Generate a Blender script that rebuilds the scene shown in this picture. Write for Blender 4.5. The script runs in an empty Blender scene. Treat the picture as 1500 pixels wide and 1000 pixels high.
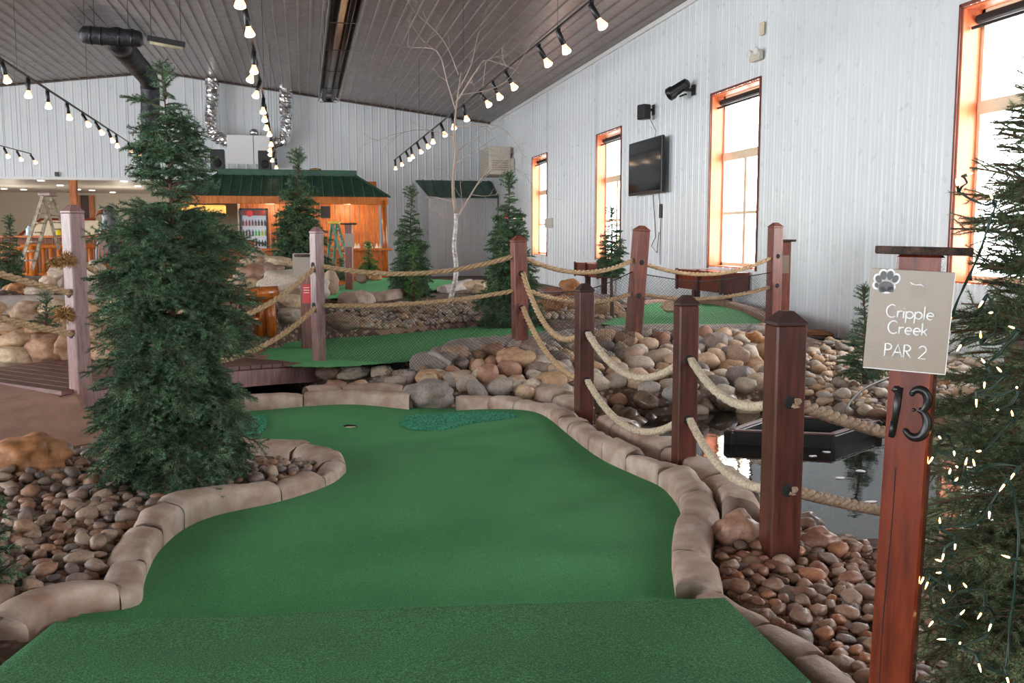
import bpy, bmesh, math, random
import numpy as np
from mathutils import Vector, Matrix, noise as mnoise
random.seed(11); RNG = np.random.default_rng(5)
SC = bpy.context.scene; COL = SC.collection
PI = math.pi
# ------------------------------------------------------------------ camera
CH, CF = 1.45, 1400.0
yaw = math.atan(304/1400); pit = math.atan(150/1400)
FW = np.array([math.sin(yaw)*math.cos(pit), math.cos(yaw)*math.cos(pit), -math.sin(pit)])
RT = np.array([math.cos(yaw), -math.sin(yaw), 0.0]); UP = np.cross(RT, FW)
FH = np.array([math.sin(yaw), math.cos(yaw), 0.0]); CAM = np.array([0, 0, CH])
cd_ = bpy.data.cameras.new('camera'); cam = bpy.data.objects.new('camera', cd_); COL.objects.link(cam)
cam.matrix_world = Matrix(((RT[0], UP[0], -FW[0], 0), (RT[1], UP[1], -FW[1], 0), (RT[2], UP[2], -FW[2], CH), (0, 0, 0, 1)))
cd_.sensor_width = 36; cd_.lens = CF/1500*36; cd_.clip_start = .05; cd_.clip_end = 200
SC.camera = cam
# ------------------------------------------------------------------ sky and exposure
W = bpy.data.worlds.new('sky'); SC.world = W; W.use_nodes = True
bg = W.node_tree.nodes['Background']; bg.inputs[0].default_value = (.93, .965, 1, 1); bg.inputs[1].default_value = 18.5
SC.view_settings.view_transform = 'Standard'; SC.view_settings.look = 'None'
SC.view_settings.exposure = 0.0; SC.view_settings.gamma = 1; SC.view_settings.use_curve_mapping = False
SC.cycles.max_bounces = 8; SC.cycles.diffuse_bounces = 5; SC.cycles.glossy_bounces = 3
# room numbers
XR, XL, YB, YF = 7.568, -17.93, 38.77, -9.0
RX, RZ, SL = -5.18, 7.70, .1231
def ceil_z(x): return RZ - SL*abs(x-RX)
WINS = [31.6, 24.36, 17.13, 10.1, 2.9, -4.3]      # far edge of each right hand window
WW, WZ0, WZ1 = 1.97, .93, 4.13; LW, LZ0, LZ1 = 5.2, .5, 5.6  # left windows are unseen, made oversized to brighten the hall
def portal(name, loc, rot, sx, sy):
    l = bpy.data.lights.new(name, 'AREA'); l.shape = 'RECTANGLE'; l.size = sx; l.size_y = sy; l.cycles.is_portal = True
    o = bpy.data.objects.new(name, l); COL.objects.link(o); o.location = loc; o.rotation_euler = rot
for y in WINS:
    portal('window_portal', (XR+.40, y-WW/2, (WZ0+WZ1)/2), (0, PI/2, 0), WZ1-WZ0, WW)
    portal('window_portal', (XL-.40, y-LW/2, (LZ0+LZ1)/2), (0, -PI/2, 0), LZ1-LZ0, LW)
portal('door_portal', (-6, YF-.05, 1.75), (PI/2, 0, 0), 6, 2.9)
# ------------------------------------------------------------------ projection helpers (pixel of the 1500x1000 frame -> world)
def ray(px, py): return FW*CF + RT*(px-750) - UP*(py-500)
def atz(px, py, z): d = ray(px, py); return CAM + d*((z-CH)/d[2])
def atx(px, py, x): d = ray(px, py); return CAM + d*(x/d[0])
def aty(px, py, y): d = ray(px, py); return CAM + d*(y/d[1])
def atd(px, py, c): d = ray(px, py); return CAM + d*(c/d.dot(FH))
def proj(p):
    v = np.array(p, float)-CAM; z = v.dot(FW); return 750+CF*v.dot(RT)/z, 500-CF*v.dot(UP)/z
def cdep(p): return float((np.array(p)-CAM).dot(FH))
# ------------------------------------------------------------------ materials
def lin(c):
    return tuple(((v/255)/12.92 if v <= 10 else ((v/255+.055)/1.055)**2.4) for v in c)+(1,)
def newmat(name):
    m = bpy.data.materials.new(name); m.use_nodes = True; nt = m.node_tree
    return m, nt, nt.nodes['Principled BSDF']
def nd(nt, t, **kw):
    n = nt.nodes.new(t)
    for k, v in kw.items():
        if k.startswith('i_'): n.inputs[k[2:].replace('_', ' ')].default_value = v
        else: setattr(n, k, v)
    return n
def mixc(nt, fac, a, b, blend='MIX'):
    n = nt.nodes.new('ShaderNodeMix'); n.data_type = 'RGBA'; n.blend_type = blend
    for s, v in ((0, fac), (6, a), (7, b)):
        if hasattr(v, 'links'): nt.links.new(v, n.inputs[s])
        else: n.inputs[s].default_value = v
    return n.outputs[2]
def ramp(nt, fac, stops, interp='LINEAR'):
    r = nt.nodes.new('ShaderNodeValToRGB'); r.color_ramp.interpolation = interp
    e = r.color_ramp.elements
    while len(e) < len(stops): e.new(.5)
    for q, (p, c) in zip(e, stops): q.position = p; q.color = c
    nt.links.new(fac, r.inputs[0]); return r.outputs[0]
def bump(nt, bs, h, strength=.3, dist=.01):
    b = nt.nodes.new('ShaderNodeBump'); b.inputs['Strength'].default_value = strength; b.inputs['Distance'].default_value = dist
    nt.links.new(h, b.inputs['Height']); nt.links.new(b.outputs[0], bs.inputs['Normal'])
def coords(nt, scale=(1, 1, 1), kind='Object'):
    t = nt.nodes.new('ShaderNodeTexCoord'); m = nt.nodes.new('ShaderNodeMapping'); m.inputs['Scale'].default_value = scale
    nt.links.new(t.outputs[kind], m.inputs[0]); return m.outputs[0]
def worldc(nt, scale=(1, 1, 1)):
    t = nt.nodes.new('ShaderNodeNewGeometry'); m = nt.nodes.new('ShaderNodeMapping'); m.inputs['Scale'].default_value = scale
    nt.links.new(t.outputs['Position'], m.inputs[0]); return m.outputs[0]
def noise(nt, vec, scale, detail=4, rough=.55):
    n = nd(nt, 'ShaderNodeTexNoise'); n.inputs['Scale'].default_value = scale; n.inputs['Detail'].default_value = detail
    n.inputs['Roughness'].default_value = rough
    nt.links.new(vec, n.inputs['Vector']); return n.outputs['Fac']
def plain(name, c, rough=.5, metal=0, var=.12, ns=8, bs=0, bd=.003, c2=None, emit=None, scale=(1, 1, 1), spec=.5):
    m, nt, b = newmat(name); b.inputs['Roughness'].default_value = rough; b.inputs['Metallic'].default_value = metal
    b.inputs['Specular IOR Level'].default_value = spec
    v = coords(nt, scale); f = noise(nt, v, ns)
    a = lin(c); d = lin(c2) if c2 else tuple(x*(1-var*2) for x in a[:3])+(1,)
    r = ramp(nt, f, [(.3, d), (.65, a)]); nt.links.new(r, b.inputs['Base Color'])
    if bs: bump(nt, b, noise(nt, v, ns*4), bs, bd)
    if emit: b.inputs['Emission Color'].default_value = lin(emit[0]); b.inputs['Emission Strength'].default_value = emit[1]
    return m
def wood(name, ca, cb, rough=.35, stretch=(14, 14, 1.2), spec=.5, bs=.15):
    m, nt, b = newmat(name); b.inputs['Roughness'].default_value = rough; b.inputs['Specular IOR Level'].default_value = spec
    v = coords(nt, stretch); f = noise(nt, v, 3, 6, .6); g = noise(nt, coords(nt, (2, 2, 2)), 2.5, 2)
    c = ramp(nt, f, [(.3, lin(cb)), (.6, lin(ca))])
    c = mixc(nt, ramp(nt, g, [(.4, (0, 0, 0, 1)), (.75, (.55, .55, .55, 1))]), c, lin(cb))
    nt.links.new(c, b.inputs['Base Color']); bump(nt, b, f, bs, .004); return m
def rockmat(name, cols, rough=.6, ns=9, spec=.4):
    m, nt, b = newmat(name); b.inputs['Roughness'].default_value = rough; b.inputs['Specular IOR Level'].default_value = spec
    oi = nd(nt, 'ShaderNodeObjectInfo'); g = nd(nt, 'ShaderNodeNewGeometry')
    ad = nd(nt, 'ShaderNodeMath', operation='ADD'); fr = nd(nt, 'ShaderNodeMath', operation='FRACT')
    nt.links.new(oi.outputs['Random'], ad.inputs[0]); nt.links.new(g.outputs['Random Per Island'], ad.inputs[1]); nt.links.new(ad.outputs[0], fr.inputs[0])
    n = len(cols); base = ramp(nt, fr.outputs[0], [(i/n, lin(c)) for i, c in enumerate(cols)], 'CONSTANT')
    v = worldc(nt); f = noise(nt, v, ns, 6, .65); f2 = noise(nt, v, ns*6, 4, .6)
    c = mixc(nt, ramp(nt, f, [(.35, (0, 0, 0, 1)), (.7, (.75, .75, .75, 1))]), base, mixc(nt, .55, base, lin((196, 160, 130))))
    c = mixc(nt, ramp(nt, f2, [(.35, (.55, .55, .55, 1)), (.55, (0, 0, 0, 1))]), c, mixc(nt, .6, c, (.03, .025, .02, 1)))
    nt.links.new(c, b.inputs['Base Color']); bump(nt, b, f2, .35, .006); return m
def turf(name, ca, cb, cc, scale=260, bs=.6, bd=.006):
    m, nt, b = newmat(name); b.inputs['Roughness'].default_value = .85; b.inputs['Specular IOR Level'].default_value = .25
    b.inputs['Sheen Weight'].default_value = .2; b.inputs['Sheen Tint'].default_value = lin((150, 220, 160)); b.inputs['Sheen Roughness'].default_value = .5
    v = worldc(nt); f = noise(nt, v, scale, 2, .7); g = noise(nt, v, 3.0, 3); h = noise(nt, v, scale*.35, 2)
    c = ramp(nt, f, [(.33, lin(cb)), (.52, lin(ca)), (.72, lin(cc))])
    c = mixc(nt, ramp(nt, g, [(.35, (0, 0, 0, 1)), (.8, (.35, .35, .35, 1))]), c, lin(cb))
    nt.links.new(c, b.inputs['Base Color'])
    a = nd(nt, 'ShaderNodeMath', operation='ADD'); nt.links.new(f, a.inputs[0]); nt.links.new(h, a.inputs[1]); bump(nt, b, a.outputs[0], bs, bd); return m
def emis(name, c, s):
    m, nt, b = newmat(name); b.inputs['Base Color'].default_value = lin(c); b.inputs['Emission Color'].default_value = lin(c); b.inputs['Emission Strength'].default_value = s
    return m
def sheetmetal(name, ca, cb, rough, metal, spec=.5):
    m, nt, b = newmat(name); b.inputs['Metallic'].default_value = metal; b.inputs['Specular IOR Level'].default_value = spec
    v = worldc(nt, (1, .25, .3)); f = noise(nt, v, 2.0, 4)
    nt.links.new(ramp(nt, f, [(.35, lin(cb)), (.7, lin(ca))]), b.inputs['Base Color'])
    nt.links.new(ramp(nt, noise(nt, worldc(nt), 5, 3), [(.3, (rough*.8,)*3+(1,)), (.7, (rough*1.25,)*3+(1,))]), b.inputs['Roughness'])
    return m
M = {}
M['wall'] = sheetmetal('white_sheet_metal', (226, 230, 232), (217, 222, 226), .32, 0)
M['ceil'] = sheetmetal('grey_ceiling_metal', (142, 130, 124), (128, 116, 110), .34, .45)
M['plaster'] = plain('cream_plaster', (214, 205, 188), .8, var=.03)
M['conc'] = plain('concrete_edge', (172, 160, 150), .8, var=.12, ns=7, bs=.4, bd=.01, c2=(140, 130, 122))
M['tanconc'] = plain('brown_concrete', (160, 126, 106), .75, var=.1, ns=5, bs=.25, bd=.01, c2=(138, 104, 88))
M['stone_cast'] = plain('cast_stone', (186, 166, 152), .75, ns=7, bs=.5, bd=.014, c2=(150, 118, 100))
M['post'] = wood('dark_stained_timber', (92, 48, 38), (50, 24, 20), .3)
M['post_red'] = wood('red_stained_timber', (135, 74, 58), (86, 42, 34), .38)
M['post_grey'] = wood('sheen_mauve_timber', (150, 118, 114), (112, 80, 76), .35, (14, 14, 2))  # sky sheen put into the timber colour as a paler mauve
M['post_gloss'] = wood('varnished_red_timber', (122, 48, 24), (78, 26, 14), .25, (16, 16, 1.5), spec=.6)
M['deck'] = wood('deck_board', (118, 84, 78), (84, 56, 52), .5, (3, 3, 20))
M['capwood'] = plain('dark_post_cap', (58, 34, 28), .6)
M['bark'] = plain('bark', (84, 62, 50), .85, ns=30, bs=.8, bd=.02, c2=(28, 20, 18))
M['pine'] = wood('orange_pine', (205, 118, 42), (158, 78, 22), .45, (6, 6, 1))
M['pine_reveal'] = wood('orange_window_reveal', (214, 118, 72), (192, 94, 54), .4, (5, 5, .7), bs=.05)
M['pine_dark'] = wood('brown_pine', (128, 66, 28), (84, 40, 16), .5, (6, 6, 1))
M['log'] = wood('varnished_log', (186, 104, 40), (120, 58, 20), .22)
M['cream'] = plain('cream_frame', (222, 208, 180), .45, var=.03)
M['black'] = plain('black_enamel', (22, 22, 24), .35, var=.1)
M['blackmat'] = plain('black_matt', (26, 25, 25), .8, var=.1)
M['silver'] = plain('foil_duct', (240, 240, 240), .2, .95, var=.05)
M['darkduct'] = plain('dark_duct', (62, 64, 68), .38, .6, ns=10, bs=.5, bd=.03)
M['greenroof'] = sheetmetal('green_roof_metal', (56, 96, 76), (46, 82, 64), .45, .0)
M['white'] = plain('white_paint', (232, 232, 230), .5, var=.02)
M['rope'] = plain('rope_fibre', (196, 168, 130), .85, ns=60, bs=.6, bd=.004, c2=(140, 108, 76))
M['rope_pale'] = plain('pale_rope_fibre', (206, 192, 168), .8, ns=60, bs=.6, bd=.004, c2=(160, 140, 116))
M['rope_dark'] = plain('weathered_rope_fibre', (168, 142, 116), .85, ns=60, bs=.6, bd=.004, c2=(112, 88, 68))
M['netm'] = plain('net_cord', (24, 24, 26), .7)
M['bulb'] = emis('lit_bulb', (255, 226, 190), 9)
M['bulbface'] = emis('lit_bulb_neck', (255, 190, 140), 2.5)
M['mini'] = emis('mini_bulb', (255, 196, 120), 14)
M['wire'] = plain('green_wire', (24, 52, 42), .5)
M['sign'] = plain('taupe_sign_paint', (136, 120, 102), .3, var=.04, ns=60, bs=.15, bd=.002)
M['letter'] = plain('white_lettering', (245, 245, 245), .5, var=.01)
M['screen'] = plain('tv_glass', (10, 10, 12), .08, var=.05)
M['beige'] = plain('beige_plastic', (206, 200, 186), .5, var=.03)
M['red'] = plain('red_tag', (205, 62, 62), .5, var=.05)
M['needle'] = None
R_BROWN = [(112, 74, 58), (140, 100, 82), (96, 70, 60), (150, 116, 94), (124, 92, 80), (160, 96, 60), (106, 92, 86), (134, 84, 66), (148, 122, 106)]
R_GREY = [(120, 110, 106), (142, 122, 112), (104, 94, 92), (156, 132, 116), (128, 104, 92), (148, 106, 84), (112, 104, 106), (170, 150, 134), (132, 96, 76)]
R_PALE = [(176, 166, 152), (196, 184, 166), (152, 148, 143), (182, 158, 130), (160, 150, 138), (134, 130, 128), (196, 166, 140), (170, 136, 104)]
M['rock_brown'] = rockmat('brown_cobble', R_BROWN, .42, 12, .5)
M['rock_grey'] = rockmat('grey_cobble', R_GREY, .55, 12)
M['rock_pale'] = rockmat('pale_boulder', R_PALE, .65, 7)
M['rock_tan'] = rockmat('tan_wall_stone', [(196, 164, 134), (176, 150, 126), (206, 182, 152), (168, 128, 100)], .7, 4)
M['rock_dark'] = rockmat('wet_dark_rock', [(60, 52, 46), (76, 62, 52), (48, 44, 42)], .25, 9, .6)
M['rock_orange'] = rockmat('orange_rock', [(170, 112, 66), (186, 132, 88)], .65, 5)
M['turf'] = turf('green_turf', (54, 128, 72), (32, 90, 48), (104, 168, 110))
M['turf_tee'] = turf('green_tee_turf', (40, 98, 54), (16, 54, 30), (98, 156, 100), 170, .9, .008)
M['turf_far'] = turf('bright_turf', (66, 142, 78), (48, 118, 62), (104, 176, 112), 120)
M['turf_patch'] = turf('teal_rough_turf', (50, 150, 118), (16, 84, 66), (110, 196, 160), 60, 1, .02)
def needlemat(name, a, b_, c_):
    m, nt, b = newmat(name); b.inputs['Roughness'].default_value = .5; b.inputs['Specular IOR Level'].default_value = .35
    g = nd(nt, 'ShaderNodeNewGeometry')
    v = worldc(nt); f = noise(nt, v, 9, 3)
    ad = nd(nt, 'ShaderNodeMath', operation='MULTIPLY_ADD'); ad.inputs[1].default_value = .35
    nt.links.new(g.outputs['Random Per Island'], ad.inputs[0]); nt.links.new(f, ad.inputs[2])
    nt.links.new(ramp(nt, ad.outputs[0], [(.45, lin(a)), (.68, lin(b_)), (.9, lin(c_))]), b.inputs['Base Color']); return m
M['needle'] = needlemat('spruce_needles', (34, 62, 44), (64, 102, 72), (128, 162, 122))
M['needle_grey'] = needlemat('spruce_needles_greyish', (40, 56, 38), (78, 100, 68), (134, 152, 112))
M['needle_far'] = needlemat('far_spruce_needles', (38, 66, 46), (72, 106, 72), (122, 150, 108))
M['needle_light'] = needlemat('light_green_needles', (50, 92, 44), (84, 132, 66), (130, 172, 96))
M['twig'] = plain('twig_bark', (92, 66, 50), .85)
# dirt
m, nt, b = newmat('gravel_ground'); M['ground'] = m; b.inputs['Roughness'].default_value = .85
vo = nd(nt, 'ShaderNodeTexVoronoi'); vo.inputs['Scale'].default_value = 22; nt.links.new(worldc(nt), vo.inputs['Vector'])
sx = nd(nt, 'ShaderNodeSeparateColor'); nt.links.new(vo.outputs['Color'], sx.inputs[0])
c = ramp(nt, sx.outputs[0], [(0, lin((92, 70, 56))), (.3, lin((140, 112, 92))), (.6, lin((168, 142, 122))), (.85, lin((116, 96, 84)))], 'CONSTANT')
c = mixc(nt, ramp(nt, vo.outputs['Distance'], [(.25, (0, 0, 0, 1)), (.6, (1, 1, 1, 1))]), c, lin((84, 66, 54)))
nt.links.new(c, b.inputs['Base Color']); bump(nt, b, vo.outputs['Distance'], -.8, .03)
# water
m, nt, b = newmat('dark_water'); M['water'] = m; b.inputs['Base Color'].default_value = (.012, .010, .008, 1); b.inputs['Roughness'].default_value = .02
b.inputs['IOR'].default_value = 1.33; b.inputs['Specular IOR Level'].default_value = .62
bump(nt, b, noise(nt, worldc(nt, (1, 1, 1)), 7, 3), .05, .02)
# glass
m, nt, b = newmat('window_glass'); M['glass'] = m
tr = nd(nt, 'ShaderNodeBsdfTransparent'); gl = nd(nt, 'ShaderNodeBsdfGlossy'); gl.inputs['Roughness'].default_value = .02
mx = nd(nt, 'ShaderNodeMixShader'); mx.inputs[0].default_value = .05; nt.links.new(tr.outputs[0], mx.inputs[1]); nt.links.new(gl.outputs[0], mx.inputs[2])
nt.links.new(mx.outputs[0], nt.nodes['Material Output'].inputs[0])
# ------------------------------------------------------------------ mesh builder
class MB:
    def __init__(s): s.v = []; s.f = []; s.m = []; s.mi = 0
    def add(s, vs, fs):
        o = len(s.v); s.v += [tuple(float(q) for q in p) for p in vs]; s.f += [tuple(i+o for i in f) for f in fs]; s.m += [s.mi]*len(fs); return s
    def box(s, c, d, rot=None, bev=0, taper=1):
        x, y, z = d[0]/2, d[1]/2, d[2]/2; R = rot or Matrix.Identity(3); c = Vector(c)
        if bev > 0:
            b = min(bev, x*.9, y*.9, z*.9); vs = []; 
            for sx_ in (-1, 1):
                for sy_ in (-1, 1):
                    for sz_ in (-1, 1):
                        vs += [(sx_*(x-b), sy_*(y-b), sz_*z), (sx_*(x-b), sy_*y, sz_*(z-b)), (sx_*x, sy_*(y-b), sz_*(z-b))]
            bm = bmesh.new()
            for q in vs: bm.verts.new(q)
            r = bmesh.ops.convex_hull(bm, input=bm.verts)
            bmesh.ops.dissolve_limit(bm, angle_limit=.01, verts=bm.verts, edges=bm.edges)
            bm.verts.index_update(); vv = [c+R@v.co for v in bm.verts]; ff = [[v.index for v in f.verts] for f in bm.faces]; bm.free()
            return s.add(vv, ff)
        vs = [(-x, -y, -z), (x, -y, -z), (x, y, -z), (-x, y, -z), (-x*taper, -y*taper, z), (x*taper, -y*taper, z), (x*taper, y*taper, z), (-x*taper, y*taper, z)]
        return s.add([c+R@Vector(v) for v in vs], [(0, 3, 2, 1), (4, 5, 6, 7), (0, 1, 5, 4), (1, 2, 6, 5), (2, 3, 7, 6), (3, 0, 4, 7)])
    def tube(s, pts, r, n=8, cap=True, roll=0):
        P = [Vector(p) for p in pts]; k = len(P); rr = r if hasattr(r, '__len__') else [r]*k
        vs = []; up = None
        for i in range(k):
            t = (P[min(i+1, k-1)]-P[max(i-1, 0)])
            t = t.normalized() if t.length > 1e-9 else Vector((0, 0, 1))
            if up is None:
                up = Vector((0, 0, 1)) if abs(t.z) < .9 else Vector((0, 1, 0))
            a = t.cross(up); a = a.normalized() if a.length > 1e-6 else t.orthogonal().normalized(); b = a.cross(t).normalized(); up = b
            for j in range(n):
                q = 2*PI*j/n+roll; vs.append(P[i]+(a*math.cos(q)+b*math.sin(q))*rr[i])
        fs = [(i*n+j, i*n+(j+1) % n, (i+1)*n+(j+1) % n, (i+1)*n+j) for i in range(k-1) for j in range(n)]
        if cap: fs += [tuple(range(n))[::-1], tuple((k-1)*n+j for j in range(n))]
        return s.add(vs, fs)
    def lathe(s, c, prof, n=16, axis=None):
        R = axis or Matrix.Identity(3); c = Vector(c); vs = []; k = len(prof)
        for r, z in prof:
            for j in range(n): vs.append(c+R@Vector((r*math.cos(2*PI*j/n), r*math.sin(2*PI*j/n), z)))
        fs = [(i*n+j, i*n+(j+1) % n, (i+1)*n+(j+1) % n, (i+1)*n+j) for i in range(k-1) for j in range(n)]
        fs += [tuple(range(n))[::-1], tuple((k-1)*n+j for j in range(n))]
        return s.add(vs, fs)
    def prism(s, poly, d):
        n = len(poly); d = Vector(d); vs = [Vector(p) for p in poly]+[Vector(p)+d for p in poly]
        return s.add(vs, [tuple(range(n))[::-1], tuple(range(n, 2*n))]+[(i, (i+1) % n, (i+1) % n+n, i+n) for i in range(n)])
    def mesh(s, name, mats, smooth=False, off=(0, 0, 0)):
        me = bpy.data.meshes.new(name); ox, oy, oz = off
        me.from_pydata([(x-ox, y-oy, z-oz) for x, y, z in s.v], [], s.f)
        for m in (mats if isinstance(mats, (list, tuple)) else [mats]): me.materials.append(m)
        me.polygons.foreach_set('material_index', s.m)
        if smooth: me.polygons.foreach_set('use_smooth', [True]*len(s.f))
        me.update(); return me
def link(name, me, parent=None, loc=(0, 0, 0), rot=None, scl=None):
    o = bpy.data.objects.new(name, me); COL.objects.link(o); o.parent = parent; o.location = loc
    if rot is not None: o.rotation_euler = rot
    if scl is not None: o.scale = scl
    return o
def tag(o, label=None, cat=None, group=None, kind=None):
    if label: o['label'] = label
    if cat: o['category'] = cat
    if group: o['group'] = group
    if kind: o['kind'] = kind
    return o
def root(name, loc, label=None, cat=None, group=None, rot=0, kind=None):
    o = link(name, None, None, tuple(float(q) for q in loc)); o.rotation_euler = (0, 0, rot); o.empty_display_size = .1
    return tag(o, label, cat, group, kind)
def part(name, mb, mats, parent, smooth=False, world=False, label=None):
    r = parent; off = (0, 0, 0)
    if world:
        while r.parent: r = r.parent
        off = r.location
    o = link(name, mb.mesh(name, mats, smooth, off), parent)
    if label: o['label'] = label
    return o
def thing(name, mb, mats, label, cat, loc=(0, 0, 0), group=None, smooth=False, kind=None):
    return tag(link(name, mb.mesh(name, mats, smooth, loc), None, tuple(float(q) for q in loc)), label, cat, group, kind)
def struct(name, mb, mats, smooth=False, parent=None):
    o = link(name, mb.mesh(name, mats, smooth), parent)
    if parent is None: o['kind'] = 'structure'
    return o
def catmull(P, step=.05):
    P = [np.array(p, float) for p in P]; out = []
    for i in range(len(P)-1):
        p0 = P[max(i-1, 0)]; p1 = P[i]; p2 = P[i+1]; p3 = P[min(i+2, len(P)-1)]
        n = max(2, int(np.linalg.norm(p2-p1)/step))
        for k in range(n):
            t = k/n; out.append(.5*((2*p1)+(-p0+p2)*t+(2*p0-5*p1+4*p2-p3)*t*t+(-p0+3*p1-3*p2+p3)*t**3))
    out.append(P[-1]); return out
def in_poly(x, y, poly):
    x = np.asarray(x, float); y = np.asarray(y, float); ins = np.zeros(x.shape, bool); n = len(poly); j = n-1
    for i in range(n):
        xi, yi = poly[i][0], poly[i][1]; xj, yj = poly[j][0], poly[j][1]
        if yi != yj:
            c = ((yi > y) != (yj > y)) & (x < (xj-xi)*(y-yi)/(yj-yi)+xi); ins ^= c
        j = i
    return ins
def pdist(x, y, poly, closed=True):
    x = np.asarray(x, float); y = np.asarray(y, float); d = np.full(x.shape, 1e9); n = len(poly)
    for i in range(n if closed else n-1):
        a = poly[i]; b_ = poly[(i+1) % n]; dx, dy = b_[0]-a[0], b_[1]-a[1]; L = dx*dx+dy*dy+1e-12
        t = np.clip(((x-a[0])*dx+(y-a[1])*dy)/L, 0, 1); d = np.minimum(d, np.hypot(x-a[0]-t*dx, y-a[1]-t*dy))
    return d
# ------------------------------------------------------------------ layout outlines
def zp(lst, z): return [tuple(atz(a, b_, z)) for a, b_ in lst]
G_LEFT = [(120, 925), (203, 893), (212, 855), (232, 805), (270, 768), (320, 750), (400, 740), (455, 727), (490, 712), (507, 694), (498, 680), (465, 669), (430, 664), (395, 662), (340, 655), (305, 632), (315, 606), (345, 599)]
G_TOP = [(345, 599), (390, 598), (450, 597), (520, 596), (600, 598), (660, 597), (705, 598)]
G_RIGHT = [(705, 598), (745, 602), (790, 612), (835, 640), (880, 668), (930, 692), (970, 712), (993, 740), (998, 765), (988, 795), (984, 830), (990, 878), (1010, 905)]
wl, wt, wr = zp(G_LEFT, 0), zp(G_TOP, 0), zp(G_RIGHT, 0)
GREEN = [p[:2] for p in catmull(wl, .06)]+[p[:2] for p in catmull(wt, .06)]+[p[:2] for p in catmull(wr, .06)]
POND = [p[:2] for p in zp([(835, 612), (872, 632), (930, 662), (985, 690), (1040, 712), (1105, 738), (1165, 768), (1225, 800), (1300, 812), (1400, 800), (1560, 770), (1620, 700), (1500, 655), (1400, 640), (1300, 618), (1200, 603), (1100, 598), (1030, 600), (960, 606), (900, 598), (860, 598)], -.12)]
CREEK = [(-1.3, 8.95), (-1.15, 10.6), (-.61, 11.1), (-.2, 11.0), (.0, 10.4), (.1, 9.6), (.2, 8.9), (-.1, 8.74), (-.5, 8.74)]
G2 = [p[:2] for p in zp([(385, 526), (400, 510), (420, 499), (480, 492), (560, 486), (640, 480), (700, 476), (760, 473), (800, 477), (800, 486), (760, 497), (690, 503), (640, 514), (600, 527), (500, 534), (430, 532)], .24)]
G3 = [p[:2] for p in zp([(890, 474), (925, 455), (950, 445), (1000, 441), (1040, 443), (1080, 452), (1105, 461), (1128, 473), (1060, 475), (1000, 475), (940, 475)], .33)]
G4 = [p[:2] for p in zp([(440, 438), (490, 421), (530, 410), (565, 407), (640, 407.5), (680, 413), (650, 421), (600, 428), (530, 431), (500, 436)], .55)]
# ------------------------------------------------------------------ terrain
CT = []
def g_(px, py, z): p = atz(px, py, z); CT.append((p[0], p[1], z))
for a in [(-150, 1000, .02), (0, 985, .02), (30, 930, .02), (100, 850, .02), (180, 790, .03), (250, 740, .03), (100, 740, .04), (0, 760, .04), (-150, 800, .04), (330, 715, .04), (120, 695, .06), (0, 700, .08), (430, 695, .04),
          (200, 660, .03), (290, 650, .02), (330, 625, 0), (480, 700, .02), (440, 690, .02),
          (600, 700, -.06), (500, 640, -.06), (700, 640, -.06), (850, 720, -.06), (700, 800, -.06), (400, 820, -.06), (900, 850, -.06), (600, 950, -.06), (560, 605, -.05), (900, 760, -.06),
          (1060, 830, -.02), (1110, 900, -.03), (1200, 860, -.04), (1250, 950, -.03), (1350, 900, -.03), (1450, 950, -.03), (1500, 1000, -.03), (1150, 990, -.03), (1300, 1100, -.03), (1080, 790, 0),
          (640, 585, .0), (560, 575, 0), (760, 590, 0), (820, 610, 0), (500, 560, .05), (620, 560, .08), (700, 560, .08), (800, 570, .05), (860, 580, .02), (640, 530, .2), (700, 510, .26), (760, 515, .29), (820, 520, .2), (870, 540, .12), (860, 500, .28), (930, 500, .28), (1000, 505, .25), (1070, 500, .28),
          (960, 560, .04), (1030, 560, .04), (950, 530, .14), (1040, 525, .16), (1100, 560, .02), (1120, 520, .15), (1130, 485, .3), (1180, 520, .05), (1180, 560, -.02), (1180, 495, 0), (1260, 530, .02), (1260, 570, -.04), (1350, 560, 0), (1350, 600, -.06), (1500, 600, 0), (1250, 505, .02), (1450, 560, 0),
          (500, 525, .2), (600, 515, .18), (600, 545, .04), (560, 548, .02), (700, 490, .2), (440, 515, .2), (560, 478, .26), (700, 470, .3), (600, 465, .32), (520, 470, .3), (650, 455, .4), (560, 455, .4), (480, 455, .4), (700, 450, .4), (780, 465, .33), (850, 470, .32), (780, 445, .4),
          (930, 465, .3), (1000, 460, .3), (1090, 468, .3), (900, 445, .36), (1000, 436, .36), (1130, 455, .3), (960, 480, .29), (1050, 482, .29),
          (500, 430, .52), (560, 418, .52), (640, 415, .52), (700, 425, .5), (600, 434, .5), (760, 430, .42), (850, 430, .4),
          (430, 432, .62), (390, 425, .75), (350, 430, .8), (420, 400, .95), (380, 395, 1.0), (460, 410, .7), (360, 460, .35), (410, 460, .3), (400, 480, .24), (300, 470, .4),
          (0, 425, .88), (60, 425, .9), (120, 425, .9), (180, 425, .88), (-100, 425, .88), (250, 425, .85), (60, 405, .85), (160, 402, .85), (-60, 405, .8), (0, 437, .84), (100, 437, .84), (180, 438, .82),
          (0, 530, .15), (60, 530, .15), (100, 520, .15), (170, 510, .15), (200, 530, .1), (280, 520, .1), (-80, 530, .15), (-200, 540, .15), (60, 600, .0), (0, 640, .0), (150, 600, 0), (-200, 620, 0), (220, 590, -.05), (260, 560, -.1)]:
    g_(*a)
CT += [(x, y, .1) for x in range(-16, 8, 3) for y in (23, 26, 29)]+[(x, y, 0) for x in range(-17, 8, 2) for y in (31, 34, 37, 40)]
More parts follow.
